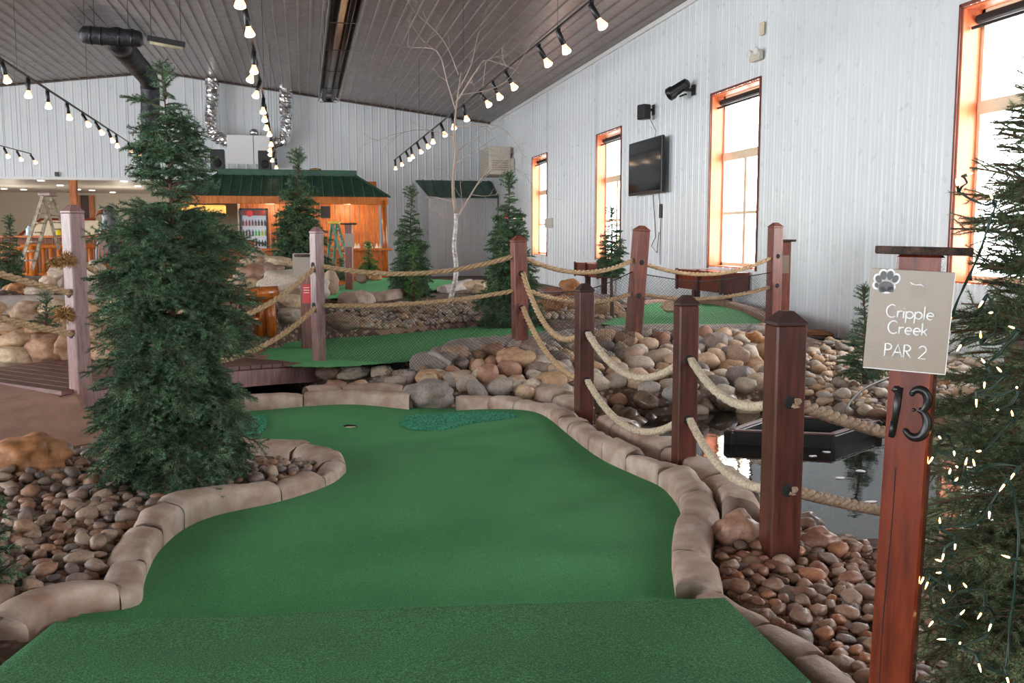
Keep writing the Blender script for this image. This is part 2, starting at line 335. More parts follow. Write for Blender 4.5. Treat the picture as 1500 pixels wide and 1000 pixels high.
CT += [(x, y, .0) for x in (-17, -14, -11, -8, -5) for y in (-8, -4, 0, 3)]+[(x, y, 0) for x in (3.5, 5.5, 7.5) for y in (-8, -5, -2)]+[(7.5, y, 0) for y in range(1, 30, 3)]+[(x, -3, 0) for x in (-2, 0, 2)]
CT += [(x, y, .7) for x in (-16, -13, -10) for y in (12, 15)]+[(x, 20, .35) for x in (-16, -12, -8, -4)]+[(0, 19, .45), (3, 19, .4), (5.5, 17, .2)]
for px_ in range(-150, 330, 40):
    for c_, z__ in ((8.7, .08), (9.1, .1), (9.4, .12), (10.0, .8), (10.4, .84)): p_ = atd(px_, 500, c_); CT.append((p_[0], p_[1], z__))
CTA = np.array(CT)
def ground(x, y):
    x = np.atleast_1d(np.asarray(x, float)); y = np.atleast_1d(np.asarray(y, float)); sh = x.shape; xf = x.ravel(); yf = y.ravel(); out = np.zeros(len(xf))
    for s in range(0, len(xf), 20000):
        a = xf[s:s+20000]; b_ = yf[s:s+20000]
        d2 = (a[:, None]-CTA[None, :, 0])**2+(b_[:, None]-CTA[None, :, 1])**2+.01
        w = d2**-2.0; out[s:s+20000] = (w*CTA[None, :, 2]).sum(1)/w.sum(1)
    for poly, zb in ((POND, -.42), (CREEK, -.35)):
        i = in_poly(xf, yf, poly); dd = pdist(xf, yf, poly); k = np.where(i, np.clip(dd/.35+.25, 0, 1), np.clip(.25-dd/.25, 0, 1)); out = out*(1-k)+zb*k
    i = in_poly(xf, yf, GREEN) | (pdist(xf, yf, GREEN) < .15); out = np.where(i, np.minimum(out, -.06), out)
    for poly, zz in ((G2, .16), (G3, .27), (G4, .5)):
        i = in_poly(xf, yf, poly); out = np.where(i, np.minimum(out, zz), out)
    return out.reshape(sh)
def gz(x, y): return float(ground([x], [y])[0])
def hit(px, py):
    d = ray(px, py); ts = np.geomspace(1.2, 40, 500)/d.dot(FH); P = CAM[None, :]+ts[:, None]*d[None, :]
    g = ground(P[:, 0], P[:, 1]); k = np.nonzero(P[:, 2] < g)[0]
    if len(k) == 0: return P[-1]
    return P[k[0]]
def nonuni(a, b_, c, d, fine, coarse):
    return np.concatenate([np.arange(a, b_, coarse), np.arange(b_, c, fine), np.arange(c, d+coarse*.5, coarse)])
gx = nonuni(XL+.0, -5, 7.5, XR+.12, .09, .5); gx[-1] = XR+.05
gy = nonuni(YF, 1.5, 15.5, 40.2, .09, .5)
XX, YY = np.meshgrid(gx, gy, indexing='ij'); ZZ = ground(XX, YY)
def gridmesh(name, XX, YY, ZZ, mat, keep=None, smooth=True, off=(0, 0, 0)):
    nx, ny = XX.shape; vs = np.stack([XX-off[0], YY-off[1], ZZ-off[2]], -1).reshape(-1, 3)
    i, j = np.meshgrid(np.arange(nx-1), np.arange(ny-1), indexing='ij'); a = (i*ny+j).ravel()
    F_ = np.stack([a, a+ny, a+ny+1, a+1], 1)
    if keep is not None: F_ = F_[keep.ravel()]
    used = np.unique(F_); mp = np.zeros(len(vs), int); mp[used] = np.arange(len(used))
    me = bpy.data.meshes.new(name); me.from_pydata(vs[used].tolist(), [], mp[F_].tolist()); me.materials.append(mat)
    if smooth: me.polygons.foreach_set('use_smooth', [True]*len(me.polygons))
    me.update(); return me
tag(link('floor', gridmesh('floor', XX, YY, ZZ, M['ground'])), kind='structure')
# ------------------------------------------------------------------ shell
def ribs(a, b_, pitch=.305, d=.016, minor=True):
    out = [(a, 0.0)]; k = math.ceil((a+.05)/pitch)
    while k*pitch < b_-.05:
        c0 = k*pitch
        for u, h in ((-.035, 0), (-.015, d), (.015, d), (.035, 0)): out.append((c0+u, h))
        if minor:
            for q in (.1, .2):
                for u, h in ((-.012, 0), (0, .005), (.012, 0)):
                    if a+.02 < c0+q+u < b_-.02: out.append((c0+q+u, h))
        k += 1
    out.append((b_, 0.0)); return sorted(out)
def sheet(mb, pts, zlo, zhi, fn):
    n = len(pts); vs = []
    for t, h in pts:
        vs += [fn(t, h, zlo(t) if callable(zlo) else zlo), fn(t, h, zhi(t) if callable(zhi) else zhi)]
    mb.add(vs, [(2*i, 2*i+2, 2*i+3, 2*i+1) for i in range(n-1)])
def sidewall(name, X, s, WW, WZ0, WZ1):
    mb = MB(); fn = lambda t, h, z: (X-s*h, t, z); ze = ceil_z(X)+.02
    edges = [YF]
    for y in sorted(WINS): edges += [y-WW, y]
    edges.append(YB)
    for k in range(0, len(edges)-1):
        a, b_ = edges[k], edges[k+1]
        if k % 2 == 0: sheet(mb, ribs(a, b_), -.6, ze, fn)
        else: sheet(mb, ribs(a, b_), -.6, WZ0, fn); sheet(mb, ribs(a, b_), WZ1, ze, fn)
    return struct(name, mb, M['wall'])
sidewall('wall_right', XR, 1, WW, WZ0, WZ1); sidewall('wall_left', XL, -1, LW, LZ0, LZ1)
# back wall with the low room at the left
LX1 = -4.6; SOF = 3.66
mb = MB(); fn = lambda t, h, z: (t, YB-h, z)
sheet(mb, ribs(XL, LX1), SOF, ceil_z, fn); sheet(mb, ribs(LX1, RX+.6), -.6, ceil_z, fn) if LX1 < RX else sheet(mb, ribs(LX1, XR), -.6, ceil_z, fn)
struct('wall_back', mb, M['wall'])
mb = MB(); fn = lambda t, h, z: (t, YF+h, z)
sheet(mb, ribs(XL, -9), -.6, ceil_z, fn); sheet(mb, ribs(-3.0, XR), -.6, ceil_z, fn); sheet(mb, ribs(-9, -3.0), 3.2, ceil_z, fn); sheet(mb, ribs(-9, -3.0), -.6, .3, fn)  # unseen opening behind the camera, sized for frontal fill
struct('wall_front', mb, M['wall'])
for i in range(4):
    mb = MB(); mb.box((-9+2*i, YF, 1.75), (.12, .2, 2.9)); struct('trim_%d' % (20+i), mb, M['cream'])
# ceiling sheets (ribs run along the hall), with lap joints
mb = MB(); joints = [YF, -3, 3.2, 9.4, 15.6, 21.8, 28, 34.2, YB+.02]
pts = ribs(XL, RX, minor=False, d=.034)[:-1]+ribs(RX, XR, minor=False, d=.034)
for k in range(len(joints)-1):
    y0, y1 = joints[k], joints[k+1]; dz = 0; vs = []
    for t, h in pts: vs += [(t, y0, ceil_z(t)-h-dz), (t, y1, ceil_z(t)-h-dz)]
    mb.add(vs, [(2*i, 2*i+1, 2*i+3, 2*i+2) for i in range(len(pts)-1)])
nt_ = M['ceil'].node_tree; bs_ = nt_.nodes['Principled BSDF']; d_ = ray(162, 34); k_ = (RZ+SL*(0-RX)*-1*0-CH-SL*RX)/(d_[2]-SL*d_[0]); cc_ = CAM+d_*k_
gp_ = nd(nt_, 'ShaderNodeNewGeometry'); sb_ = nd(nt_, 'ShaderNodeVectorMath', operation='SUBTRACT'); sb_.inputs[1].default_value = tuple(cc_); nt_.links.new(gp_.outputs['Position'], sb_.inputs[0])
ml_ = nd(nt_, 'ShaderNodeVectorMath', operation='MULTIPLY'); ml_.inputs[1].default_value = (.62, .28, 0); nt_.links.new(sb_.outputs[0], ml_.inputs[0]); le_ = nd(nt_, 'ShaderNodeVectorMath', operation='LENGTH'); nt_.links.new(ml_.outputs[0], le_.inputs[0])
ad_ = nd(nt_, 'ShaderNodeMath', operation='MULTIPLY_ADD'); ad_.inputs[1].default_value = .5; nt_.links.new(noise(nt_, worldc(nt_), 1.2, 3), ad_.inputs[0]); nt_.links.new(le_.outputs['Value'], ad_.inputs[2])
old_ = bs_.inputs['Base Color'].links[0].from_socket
nt_.links.new(mixc(nt_, ramp(nt_, ad_.outputs[0], [(.8, (.8, .8, .8, 1)), (1.0, (0, 0, 0, 1))]), old_, lin((46, 34, 32))), bs_.inputs['Base Color'])  # noisy dark brown ellipse mixed into the ceiling colour
print('ceiling_dark_patch', cc_)
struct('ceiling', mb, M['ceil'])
mb = MB(); mb.box((XR-.03, (YF+YB)/2, ceil_z(XR)-.05), (.06, YB-YF, .10)); struct('trim_1', mb, M['white'])
for sx, nm in ((1, 'trim_2'), (-1, 'trim_3')):
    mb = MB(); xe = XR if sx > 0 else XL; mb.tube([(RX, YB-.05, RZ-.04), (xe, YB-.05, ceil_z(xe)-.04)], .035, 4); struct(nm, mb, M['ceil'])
# low room
mb = MB(); x0, x1, yb = XL, LX1, 50.0
mb.add([(x0, YB, SOF), (x1, YB, SOF), (x1, yb, SOF), (x0, yb, SOF)], [(0, 1, 2, 3)]); struct('ceiling_low', mb, M['white']).name = 'ceiling_alcove'
mb = MB(); mb.add([(x0, yb, -1), (x1, yb, -1), (x1, yb, SOF), (x0, yb, SOF)], [(0, 1, 2, 3)]); mb.add([(x1, YB, -1), (x1, yb, -1), (x1, yb, SOF), (x1, YB, SOF)], [(0, 1, 2, 3)]); mb.add([(x0, YB, -1), (x0, yb, -1), (x0, yb, SOF), (x0, YB, SOF)], [(0, 1, 2, 3)])
struct('wall_alcove', mb, M['plaster'])
mb = MB(); mb.box(((x0+x1)/2, (YB+yb)/2, -.03), (x1-x0, yb-YB, .06)); struct('floor_alcove', mb, M['tanconc'])
mb = MB(); mb.box(((x0+x1)/2, YB-.03, SOF+.03), (x1-x0, .1, .1)); struct('trim_4', mb, M['white'])
# windows
def window(n, yfar, X, s, WW, WZ0, WZ1):
    r = root('window_%d' % n, (X, yfar-WW/2, WZ0), kind='structure')
    D = .34; y0, y1 = yfar-WW, yfar; xm = X+s*D/2
    for (c, d) in (((xm, y1-.012, (WZ0+WZ1)/2), (D, .024, WZ1-WZ0)), ((xm, y0+.012, (WZ0+WZ1)/2), (D, .024, WZ1-WZ0)), ((xm, (y0+y1)/2, WZ1-.012), (D, WW, .024)), ((xm, (y0+y1)/2, WZ0+.012), (D, WW, .024))):
        mb = MB(); mb.box(c, d); part('reveal_board', mb, M['pine_reveal'], r, world=True)
    mb = MB()
    for (c, d) in (((X-s*.012, y1+.02, (WZ0+WZ1)/2), (.03, .035, WZ1-WZ0+.06)), ((X-s*.012, y0-.02, (WZ0+WZ1)/2), (.03, .035, WZ1-WZ0+.06)), ((X-s*.012, (y0+y1)/2, WZ1+.02), (.03, WW+.06, .035))): mb.box(c, d)
    part('edge_trim', mb, M['post_red'] if s > 0 else M['white'], r, world=True)
    xf = X+s*(D-.06); mb = MB(); r1, r2 = 2.98, 1.93; ym = (y0+y1)/2
    for (c, d) in (((xf, y1-.05, (WZ0+WZ1)/2), (.08, .06, WZ1-WZ0)), ((xf, y0+.05, (WZ0+WZ1)/2), (.08, .06, WZ1-WZ0)), ((xf, ym, WZ1-.05), (.08, WW, .06)), ((xf, ym, WZ0+.05), (.08, WW, .07)), ((xf, ym, r1), (.1, WW-.06, .16)), ((xf, ym, r2), (.07, WW-.06, .055)), ((xf, ym, (WZ1+r1)/2), (.05, .03, WZ1-r1-.1)), ((xf, ym, (WZ0+r1)/2), (.09, .11, r1-WZ0-.1))): mb.box(c, d)
    wf = part('window_frame', mb, M['cream'], r, world=True)
    for zc, hh in (((WZ1+r1)/2, WZ1-r1-.2), ((r1+r2)/2, r1-r2-.18), ((r2+WZ0)/2, r2-WZ0-.12)):
        for yc in ((ym+y1)/2, (ym+y0)/2):
            mb = MB(); mb.box((xf, yc, zc), (.006, WW/2-.1, hh)); part('pane', mb, M['glass'], wf, world=True)
    mb = MB(); mb.tube([(X+s*.18, y1-.05, WZ1-.14), (X+s*.18, y0+.05, WZ1-.14)], .055, 10); mb.tube([(X+s*.10, y1-.05, WZ1-.24), (X+s*.10, y0+.05, WZ1-.24)], .02, 8)
    part('blind_roller', mb, M['blackmat'], r, world=True)
for k, y in enumerate(WINS):
    window(k+1, y, XR, 1, WW, WZ0, WZ1); window(k+7, y, XL, -1, LW, LZ0, LZ1)  # second call adds the unseen left windows, enlarged for more fill light
# ------------------------------------------------------------------ greens
gxx = np.arange(-1.6, 2.6, .035); gyy = np.arange(3.2, 8.6, .035); GX, GY = np.meshgrid(gxx, gyy, indexing='ij')
def green_z(x, y):
    z = .028*np.sin(x*1.9+.6)*np.sin(y*1.5+.3)+.018*np.sin(x*3.1-y*2.2)
    d = pdist(x, y, GREEN, True); return z-.0+.02*np.clip(1-d/.25, 0, 1)**2*0
GZ = green_z(GX, GY)
cx_, cy_ = atz(513, 620, 0)[:2]
cxm = (GX[:-1, :-1]+GX[1:, 1:])/2; cym = (GY[:-1, :-1]+GY[1:, 1:])/2
ins = in_poly(cxm, cym, GREEN) | (pdist(cxm, cym, GREEN) < .09)
hole = np.hypot(cxm-cx_, cym-cy_) < .085
gr = root('putting_green', (.4, 5.5, 0), 'main putting green of dark green turf with cup, stone edged, in the foreground', 'putting green')
o = link('turf', gridmesh('turf', GX, GY, GZ, M['turf'], ins & ~hole, off=gr.location), gr)
mb = MB(); n = 40; vs = []
for k in range(n):
    a = 2*PI*k/n
    for r_ in (.13, .054):
        x, y = cx_+r_*math.cos(a), cy_+r_*math.sin(a); vs.append((x, y, float(green_z(np.array([x]), np.array([y]))[0])+.0012))
mb.add(vs, [(2*k, 2*((k+1) % n), 2*((k+1) % n)+1, 2*k+1) for k in range(n)]); part('turf_collar', mb, M['turf'], gr, True, world=True)
zc = float(green_z(np.array([cx_]), np.array([cy_]))[0])
mb = MB(); vs = [(cx_+.053*math.cos(2*PI*k/n), cy_+.053*math.sin(2*PI*k/n), zc-zz) for zz in (0, .004, .009) for k in range(n)]
mb.add(vs, [(j*n+k, j*n+(k+1) % n, (j+1)*n+(k+1) % n, (j+1)*n+k) for j in range(2) for k in range(n)]+[tuple(range(2*n, 3*n))]); mb.m[-1] = 1
part('cup', mb, [M['blackmat'], M['cream']], gr, True, world=True, label='cup liner, wall darkened as shade, pale bottom')  # black wall stands in for the shade inside the cup
def patch(pxs, dz=.014):
    poly = [p[:2] for p in catmull(zp(pxs+[pxs[0]], 0), .03)]; A = np.array(poly)
    xs = np.arange(A[:, 0].min(), A[:, 0].max(), .012); ys = np.arange(A[:, 1].min(), A[:, 1].max(), .012); PX, PY = np.meshgrid(xs, ys, indexing='ij')
    d = pdist(PX, PY, poly); Z = green_z(PX, PY)+np.minimum(dz, d*.5)+RNG.uniform(-.006, .006, PX.shape)
    k = in_poly((PX[:-1, :-1]+PX[1:, 1:])/2, (PY[:-1, :-1]+PY[1:, 1:])/2, poly)
    link('rough_patch', gridmesh('rough_patch', PX, PY, Z, M['turf_patch'], k, off=gr.location), gr)['label'] = 'teal curly rough turf patch'
patch([(585, 612), (600, 605), (640, 602), (690, 603), (735, 607), (762, 615), (735, 619), (690, 621), (655, 626), (615, 624), (592, 619)])
patch([(345, 628), (362, 612), (385, 610), (392, 622), (380, 640), (356, 645)])
# tee mat: flat, with a rolled far lip
TZ = .085
tl = atz(80, 909, TZ); trr = atz(1062, 873, TZ); bl = atz(-12, 985, TZ); br = atz(1190, 1000, TZ)
mb = MB()
rows = []
def lerp(a, b_, t): return a*(1-t)+b_*t
eL = [np.array([-1.9, -2.5, TZ]), np.array([-1.45, 2.6, TZ]), np.array(bl), np.array(tl)]
eR = [np.array([2.3, -2.5, TZ]), np.array([1.62, 2.2, TZ]), np.array(br), np.array(trr)]
nU = 60
for q in range(len(eL)-1):
    for s in range(12):
        t = s/12; a, b_ = lerp(eL[q], eL[q+1], t), lerp(eR[q], eR[q+1], t); rows.append([lerp(a, b_, u/nU) for u in range(nU+1)])
last = [lerp(eL[-1], eR[-1], u/nU) for u in range(nU+1)]; rows.append(last)
for k in range(1, 9):
    a = k/8*PI/2; dy = .05*math.sin(a)+.02*k/8; dz = -.05*(1-math.cos(a))-.03*(k/8)
    rows.append([p+np.array([0, dy, dz-(.05 if k == 8 else 0)]) for p in last])
vs = []
for r_ in rows:
    for u, p in enumerate(r_):
        x, y, z = p; vs.append((x, y, z+.004*math.sin(x*3)+.003*math.sin(y*5+x)))
nv = nU+1; mb.add(vs, [(i*nv+j, i*nv+j+1, (i+1)*nv+j+1, (i+1)*nv+j) for i in range(len(rows)-1) for j in range(nU)])
o = thing('tee_mat', mb, M['turf_tee'], 'raised tee mat of coarse green turf with rolled lip nearest the camera', 'mat', (.3, 2.5, 0), smooth=True)
md = o.modifiers.new('thick', 'SOLIDIFY'); md.thickness = .03; md.offset = -1
# stone edging swept along a path
SP = [(0, -.06), (-.002, .05), (.006, .070), (.03, .084), (.10, .094), (.16, .086), (.205, .05), (.225, -.08)]
def border(name, path, label, mat, width=.22, height=.1, seg=(.3, .55), side=1, rough=.012, z0=0, loc=None):
    P = [np.array(p) for p in path]; L = [0]
    for i in range(1, len(P)): L.append(L[-1]+np.linalg.norm((P[i]-P[i-1])[:2]))
    def at(s):
        s = min(max(s, 0), L[-1]-1e-6); i = np.searchsorted(L, s, side='right')-1; i = min(i, len(P)-2); t = (s-L[i])/(L[i+1]-L[i]+1e-9)
        return P[i]*(1-t)+P[i+1]*t
    mid = at(L[-1]/2); rt_ = root(name, (mid[0], mid[1], z0), label, 'edging')
    s = 0
    while s < L[-1]-.08:
        l = min(random.uniform(*seg), L[-1]-s); 
        if L[-1]-s-l < .15: l = L[-1]-s
        n = max(5, int(l/.04)); mb = MB(); vs = []; wv = width*random.uniform(.85, 1.12); hv = height*random.uniform(.85, 1.15); ph = random.uniform(0, 20)
        for k in range(n+1):
            t = k/n; q = s+l*(.006+.988*t); p = at(q); d = at(q+.06)-at(q-.06); d = d/(np.linalg.norm(d[:2])+1e-9); nr = np.array([d[1], -d[0]])*side
            e = min(t, 1-t)*l; ef = 1-.13*math.exp(-e/.016); ef2 = 1-.05*math.exp(-e/.02)
            for (u, h) in SP:
                nz = mnoise.noise(Vector((p[0]*3.2+ph, p[1]*3.2, u*7)))*rough*1.6+mnoise.noise(Vector((p[0]*9+ph, p[1]*9, h*20)))*rough*.6
                uu = u/.225*wv; hh = h/.092*hv*(ef if h > 0 else 1); uu = wv/2*.3+(uu-wv*.15)*ef2 if u > .1 else uu
                vs.append((p[0]+nr[0]*(uu+nz*(u > .05)), p[1]+nr[1]*(uu+nz*(u > .05)), z0+hh+nz*(h > 0)))
        m = len(SP); mb.add(vs, [(i*m+j, (i+1)*m+j, (i+1)*m+j+1, i*m+j+1) if side > 0 else (i*m+j, i*m+j+1, (i+1)*m+j+1, (i+1)*m+j) for i in range(n) for j in range(m-1)]+[tuple(range(m)), tuple(n*m+j for j in range(m))[::-1]])
        o = part('edging_stone', mb, mat, rt_, True, world=True)
        s += l
    return rt_
border('stone_edging', catmull(zp([(42, 945), (80, 914), (140, 906)]+G_LEFT[1:10], 0), .05), 'pale cast stone edging curving along the left pebble bed', M['stone_cast'], .17, .11, (.28, .6), -1, .016)
border('stone_edging', catmull(zp(G_LEFT[9:], 0), .05), 'cast stone edging around the back of the pebble peninsula beneath the big spruce', M['stone_cast'], .2, .1, (.2, .4), -1, .016)
border('stone_edging', catmull(zp(G_TOP[:5], 0), .05), 'low cast stone edging behind the cup, left of the grey boulder', M['stone_cast'], .16, .13, (.5, 1.1), -1, .008)
border('stone_edging', catmull(zp([(668, 598), (705, 598)]+G_RIGHT[1:-1], 0), .05), 'long cast stone edging snaking down the right side of the green', M['stone_cast'], .19, .115, (.22, .55), -1, .016)
border('stone_edging', catmull(zp([(688, 580), (735, 578), (790, 588), (840, 610)], .0), .05), 'second row of edging stones between boulders and green, top right', M['stone_cast'], .24, .12, (.3, .5), -1, .02)
border('stone_edging', catmull(zp([(872, 628), (915, 652), (962, 674), (1000, 694), (1040, 725), (1058, 762)], .0), .05), 'second row of edging stones along the pond bank', M['stone_cast'], .24, .12, (.25, .45), -1, .024)
border('stone_edging', [np.array(p) for p in catmull([atz(1018, 885, 0), atz(1100, 935, 0), atz(1200, 1010, 0), atz(1330, 1130, 0)], .05)], 'low edging stones beside the right edge of the tee mat', M['stone_cast'], .12, .045, (.2, .4), -1, .01)
border('stone_edging', catmull(zp([(452, 583), (520, 578), (590, 578)], .02), .05), 'flat tan stones behind the low edging left of the grey boulder', M['stone_cast'], .2, .1, (.3, .5), -1, .02)
# upper greens
def flat_green(name, poly, z, label, mat):
    A = np.array(poly); xs = np.arange(A[:, 0].min()-.05, A[:, 0].max()+.1, .05); ys = np.arange(A[:, 1].min()-.05, A[:, 1].max()+.1, .05); PX, PY = np.meshgrid(xs, ys, indexing='ij')
    cxm = (PX[:-1, :-1]+PX[1:, 1:])/2; cym = (PY[:-1, :-1]+PY[1:, 1:])/2; k = in_poly(cxm, cym, poly) | (pdist(cxm, cym, poly) < .08)
    Z = z+.02*np.sin(PX*1.4)*np.sin(PY*.9); loc = (A[:, 0].mean(), A[:, 1].mean(), z)
    tag(link(name, gridmesh(name, PX, PY, Z, mat, k, off=loc), None, loc), label, 'putting green')
flat_green('putting_green', G2, .22, 'middle putting green behind the net, left of the reddish post', M['turf_far'])
flat_green('putting_green', G3, .31, 'putting green at right behind the net near the window wall', M['turf_far'])
flat_green('putting_green', G4, .54, 'far upper putting green near the birch tree', M['turf_far'])
border('stone_edging', catmull(zp([(418, 499), (480, 492), (560, 486), (640, 480), (700, 476), (760, 473), (800, 477)], .24), .1), 'pinkish kerb along the far edge of the netted middle green', M['tanconc'], .3, .07, (1, 1.8), -1, .01, .22)
border('stone_edging', catmull(zp([(600, 530), (640, 514), (690, 503), (760, 497), (820, 490), (880, 484)], .24), .1), 'grey stones under the net along the middle green', M['conc'], .5, .15, (.35, .7), 1, .05, .16)
border('concrete_kerb', catmull(zp([(885, 478), (940, 475), (1000, 475), (1060, 475), (1128, 473)], .33), .1), 'wide concrete kerb in front of the right green', M['conc'], .55, .04, (1.5, 2.5), 1, .006, .31)
mb = MB(); a = atz(882, 484, .33); b_ = atz(1126, 482, .33); a2 = atz(882, 505, .1); b2 = atz(1128, 503, .1)
d_ = np.array([.05, .25, 0]); mb.prism([a+[0, 0, .0], b_+[0, 0, 0], b_*[1, 1, 0]+[0, -.1, -.05], a*[1, 1, 0]+[0, -.1, -.05]], d_); thing('kerb_wall', mb, M['conc'], 'grey concrete retaining face under the right green kerb', 'wall', tuple(a*[1, 1, 0]))
border('stone_edging', catmull(zp([(925, 455), (950, 445), (1000, 441), (1040, 443), (1080, 452), (1128, 473)], .33), .1), 'tan kerb along the back of the right green', M['tanconc'], .25, .08, (1, 1.6), -1, .01, .31)
border('stone_edging', catmull(zp([(495, 438), (530, 433), (560, 431), (600, 428)], .55), .1), 'row of cast boulders in front of the far upper green', M['stone_cast'], .35, .16, (.4, .7), 1, .04, .46)
border('stone_edging', catmull(zp([(640, 424), (660, 420), (682, 413)], .55), .1), 'pale straight kerb at the right end of the far upper green', M['conc'], .2, .1, (1, 1.5), 1, .005, .52)
# left upper terrace strip of green with pale kerb
k5 = zp([(-120, 438), (0, 437), (95, 436), (200, 435)], .86)
border('stone_edging', catmull(k5, .15), 'pale kerb on top of the stone wall at left', M['conc'], .22, .09, (1.2, 2), 1, .006, .8)
A5 = [p[:2] for p in zp([(-120, 437), (200, 435), (205, 430), (-125, 432)], .84)]
flat_green('putting_green', A5, .82, 'thin strip of green on the left terrace above the stone wall', M['turf_far'])
# ------------------------------------------------------------------ water
def flatpoly(name, poly, z, mat, label, cat, grow=.25):
    A = np.array(poly); c = A.mean(0); mb = MB(); d = A-c; l = np.linalg.norm(d, axis=1)[:, None]; A2 = A+d/l*grow
    vs = [(p[0], p[1], z) for p in A2]+[(c[0], c[1], z)]; n = len(A2)
    mb.add(vs, [(i, (i+1) % n, n) for i in range(n)]); return thing(name, mb, mat, label, cat, (c[0], c[1], z))
flatpoly('pond_water', POND, -.13, M['water'], 'dark still pond between the rope fence and the wall', 'water')
flatpoly('creek_water', CREEK, -.13, M['water'], 'black creek water under the edge of the footbridge', 'water', .3)
# ------------------------------------------------------------------ rocks
def rock_mesh(name, seed, mat, sub=2, amp=.16, ang=0, sq=(1, 1, 1)):
    bm = bmesh.new(); bmesh.ops.create_icosphere(bm, subdivisions=sub, radius=.5)
    o = Vector((seed*7.3, seed*3.1, seed*1.7))
    for v in bm.verts:
        d = v.co.normalized(); n = mnoise.noise(d*1.1+o)*amp*1.5+mnoise.noise(d*2.6+o)*amp*.5*(1+ang)
        if ang: n += -ang*.12*abs(mnoise.noise(d*1.7+o*2))
        v.co = d*(.5+n*.5); v.co.x *= sq[0]; v.co.y *= sq[1]; v.co.z *= sq[2]
    me = bpy.data.meshes.new(name); bm.to_mesh(me); bm.free(); me.materials.append(mat)
    me.polygons.foreach_set('use_smooth', [True]*len(me.polygons)); me.update(); return me
COB = {k: [rock_mesh('cobble', i+1, M[k], 2, .2) for i in range(7)] for k in ('rock_brown', 'rock_grey', 'rock_pale', 'rock_dark')}
BOU = {k: [rock_mesh('boulder', i+20, M[k], 4, .2 if k != 'rock_orange' else .22, .5 if k != 'rock_orange' else 1.1) for i in range(4)] for k in ('rock_pale', 'rock_brown', 'rock_dark', 'rock_orange', 'rock_tan', 'rock_grey')}
def put(me, name, loc, scl, rot, label, cat, group=None):
    o = link(name, me, None, tuple(float(q) for q in loc), rot, scl); return tag(o, label, cat, group)
TRS = []   # tree and post feet to keep clear
def scatter(poly, smin, smax, tries, fac=.78, flat=(.5, .75), lift=.3, keepout=(), second=.0):
    A = np.array(poly); x0, y0 = A.min(0); x1, y1 = A.max(0); out = []; cell = smax; grid = {}
    for lay in range(2 if second else 1):
        if lay: grid = {}
        N_ = int(tries*(second if lay else 1))
        xs = RNG.uniform(x0, x1, N_); ys = RNG.uniform(y0, y1, N_); ok = in_poly(xs, ys, poly)
        for kp, dk in keepout: ok &= pdist(xs, ys, kp, False) > dk
        for kp, dk in (): ok &= ~(in_poly(xs, ys, kp)) & (pdist(xs, ys, kp) > dk)
        xs, ys = xs[ok], ys[ok]; zs = ground(xs, ys)
        for x, y, z in zip(xs, ys, zs):
            s = smin+(smax-smin)*random.random()**1.6; gi, gj = int(x//cell), int(y//cell); bad = False
            for a in range(gi-1, gi+2):
                for b__ in range(gj-1, gj+2):
                    for (qx, qy, qs) in grid.get((a, b__), ()):
                        if math.hypot(x-qx, y-qy) < fac*(s+qs)/2*(1.35 if lay else 1): bad = True; break
                    if bad: break
                if bad: break
            if bad: continue
            grid.setdefault((gi, gj), []).append((x, y, s)); f = random.uniform(*flat)
            out.append((x, y, z+lift*s*f+lay*smin*.55, s, f, lay))
    return out
def rscale(s, f): return (s*random.uniform(1.0, 1.3), s*random.uniform(.72, .95), s*f)
def rrot(t=.35): return (random.uniform(-t, t), random.uniform(-t, t), random.uniform(0, 2*PI))
LB = [p[:2] for p in zp([(-60, 1010), (0, 960), (38, 930), (52, 905), (95, 872), (135, 845), (170, 815), (192, 778), (240, 742), (290, 722), (350, 715), (420, 712), (455, 708), (478, 700), (470, 686), (440, 676), (400, 676), (330, 690), (240, 690), (150, 660), (60, 668), (0, 668), (-120, 668), (-300, 720), (-300, 900)], .04)]
RB = [p[:2] for p in zp([(1052, 812), (1062, 850), (1095, 890), (1130, 925), (1170, 960), (1215, 1010), (1320, 1110), (1560, 1080), (1560, 800), (1380, 800), (1300, 808), (1225, 800), (1170, 780), (1120, 800)], -.02)]
cands = []
EDG = [([p[:2] for p in catmull(zp([(42, 945), (80, 914), (140, 906)]+G_LEFT[1:10], 0), .1)], .2), ([p[:2] for p in catmull(zp([(990, 878), (984, 830), (988, 795), (998, 765)], 0), .1)], .22)]
for poly, key, gl in ((LB, 'rock_grey', 0), (RB, 'rock_brown', 1)):
    for q in scatter(poly, .055, .120, 34000, .74, second=.5, lift=.25, keepout=EDG): cands.append((q, key, gl))
def inview(q):
    x, y = proj(q[:3]); return -20 < x < 1520 and -20 < y < 1020
vis = [c_ for c_ in cands if inview(c_[0])]; rest = [c_ for c_ in cands if not inview(c_[0])]
vis.sort(key=lambda c_: -c_[0][3]*(1.5 if c_[0][5] else 1)/cdep(c_[0][:3]))
LBL = [('smooth grey-brown river cobble in the bed left of the green', 'cobbles in the left pebble bed'), ('brown river cobble in the bed right of the tee mat', 'cobbles in the right pebble bed')]
def place_cob(q, key, gl):
    x, y, z, s, f, l = q; put(random.choice(COB[key]), 'river_cobble', (x, y, z), rscale(s, f), rrot(), LBL[gl][0], 'cobble', LBL[gl][1])
for q, key, gl in vis[:300]: place_cob(q, key, gl)
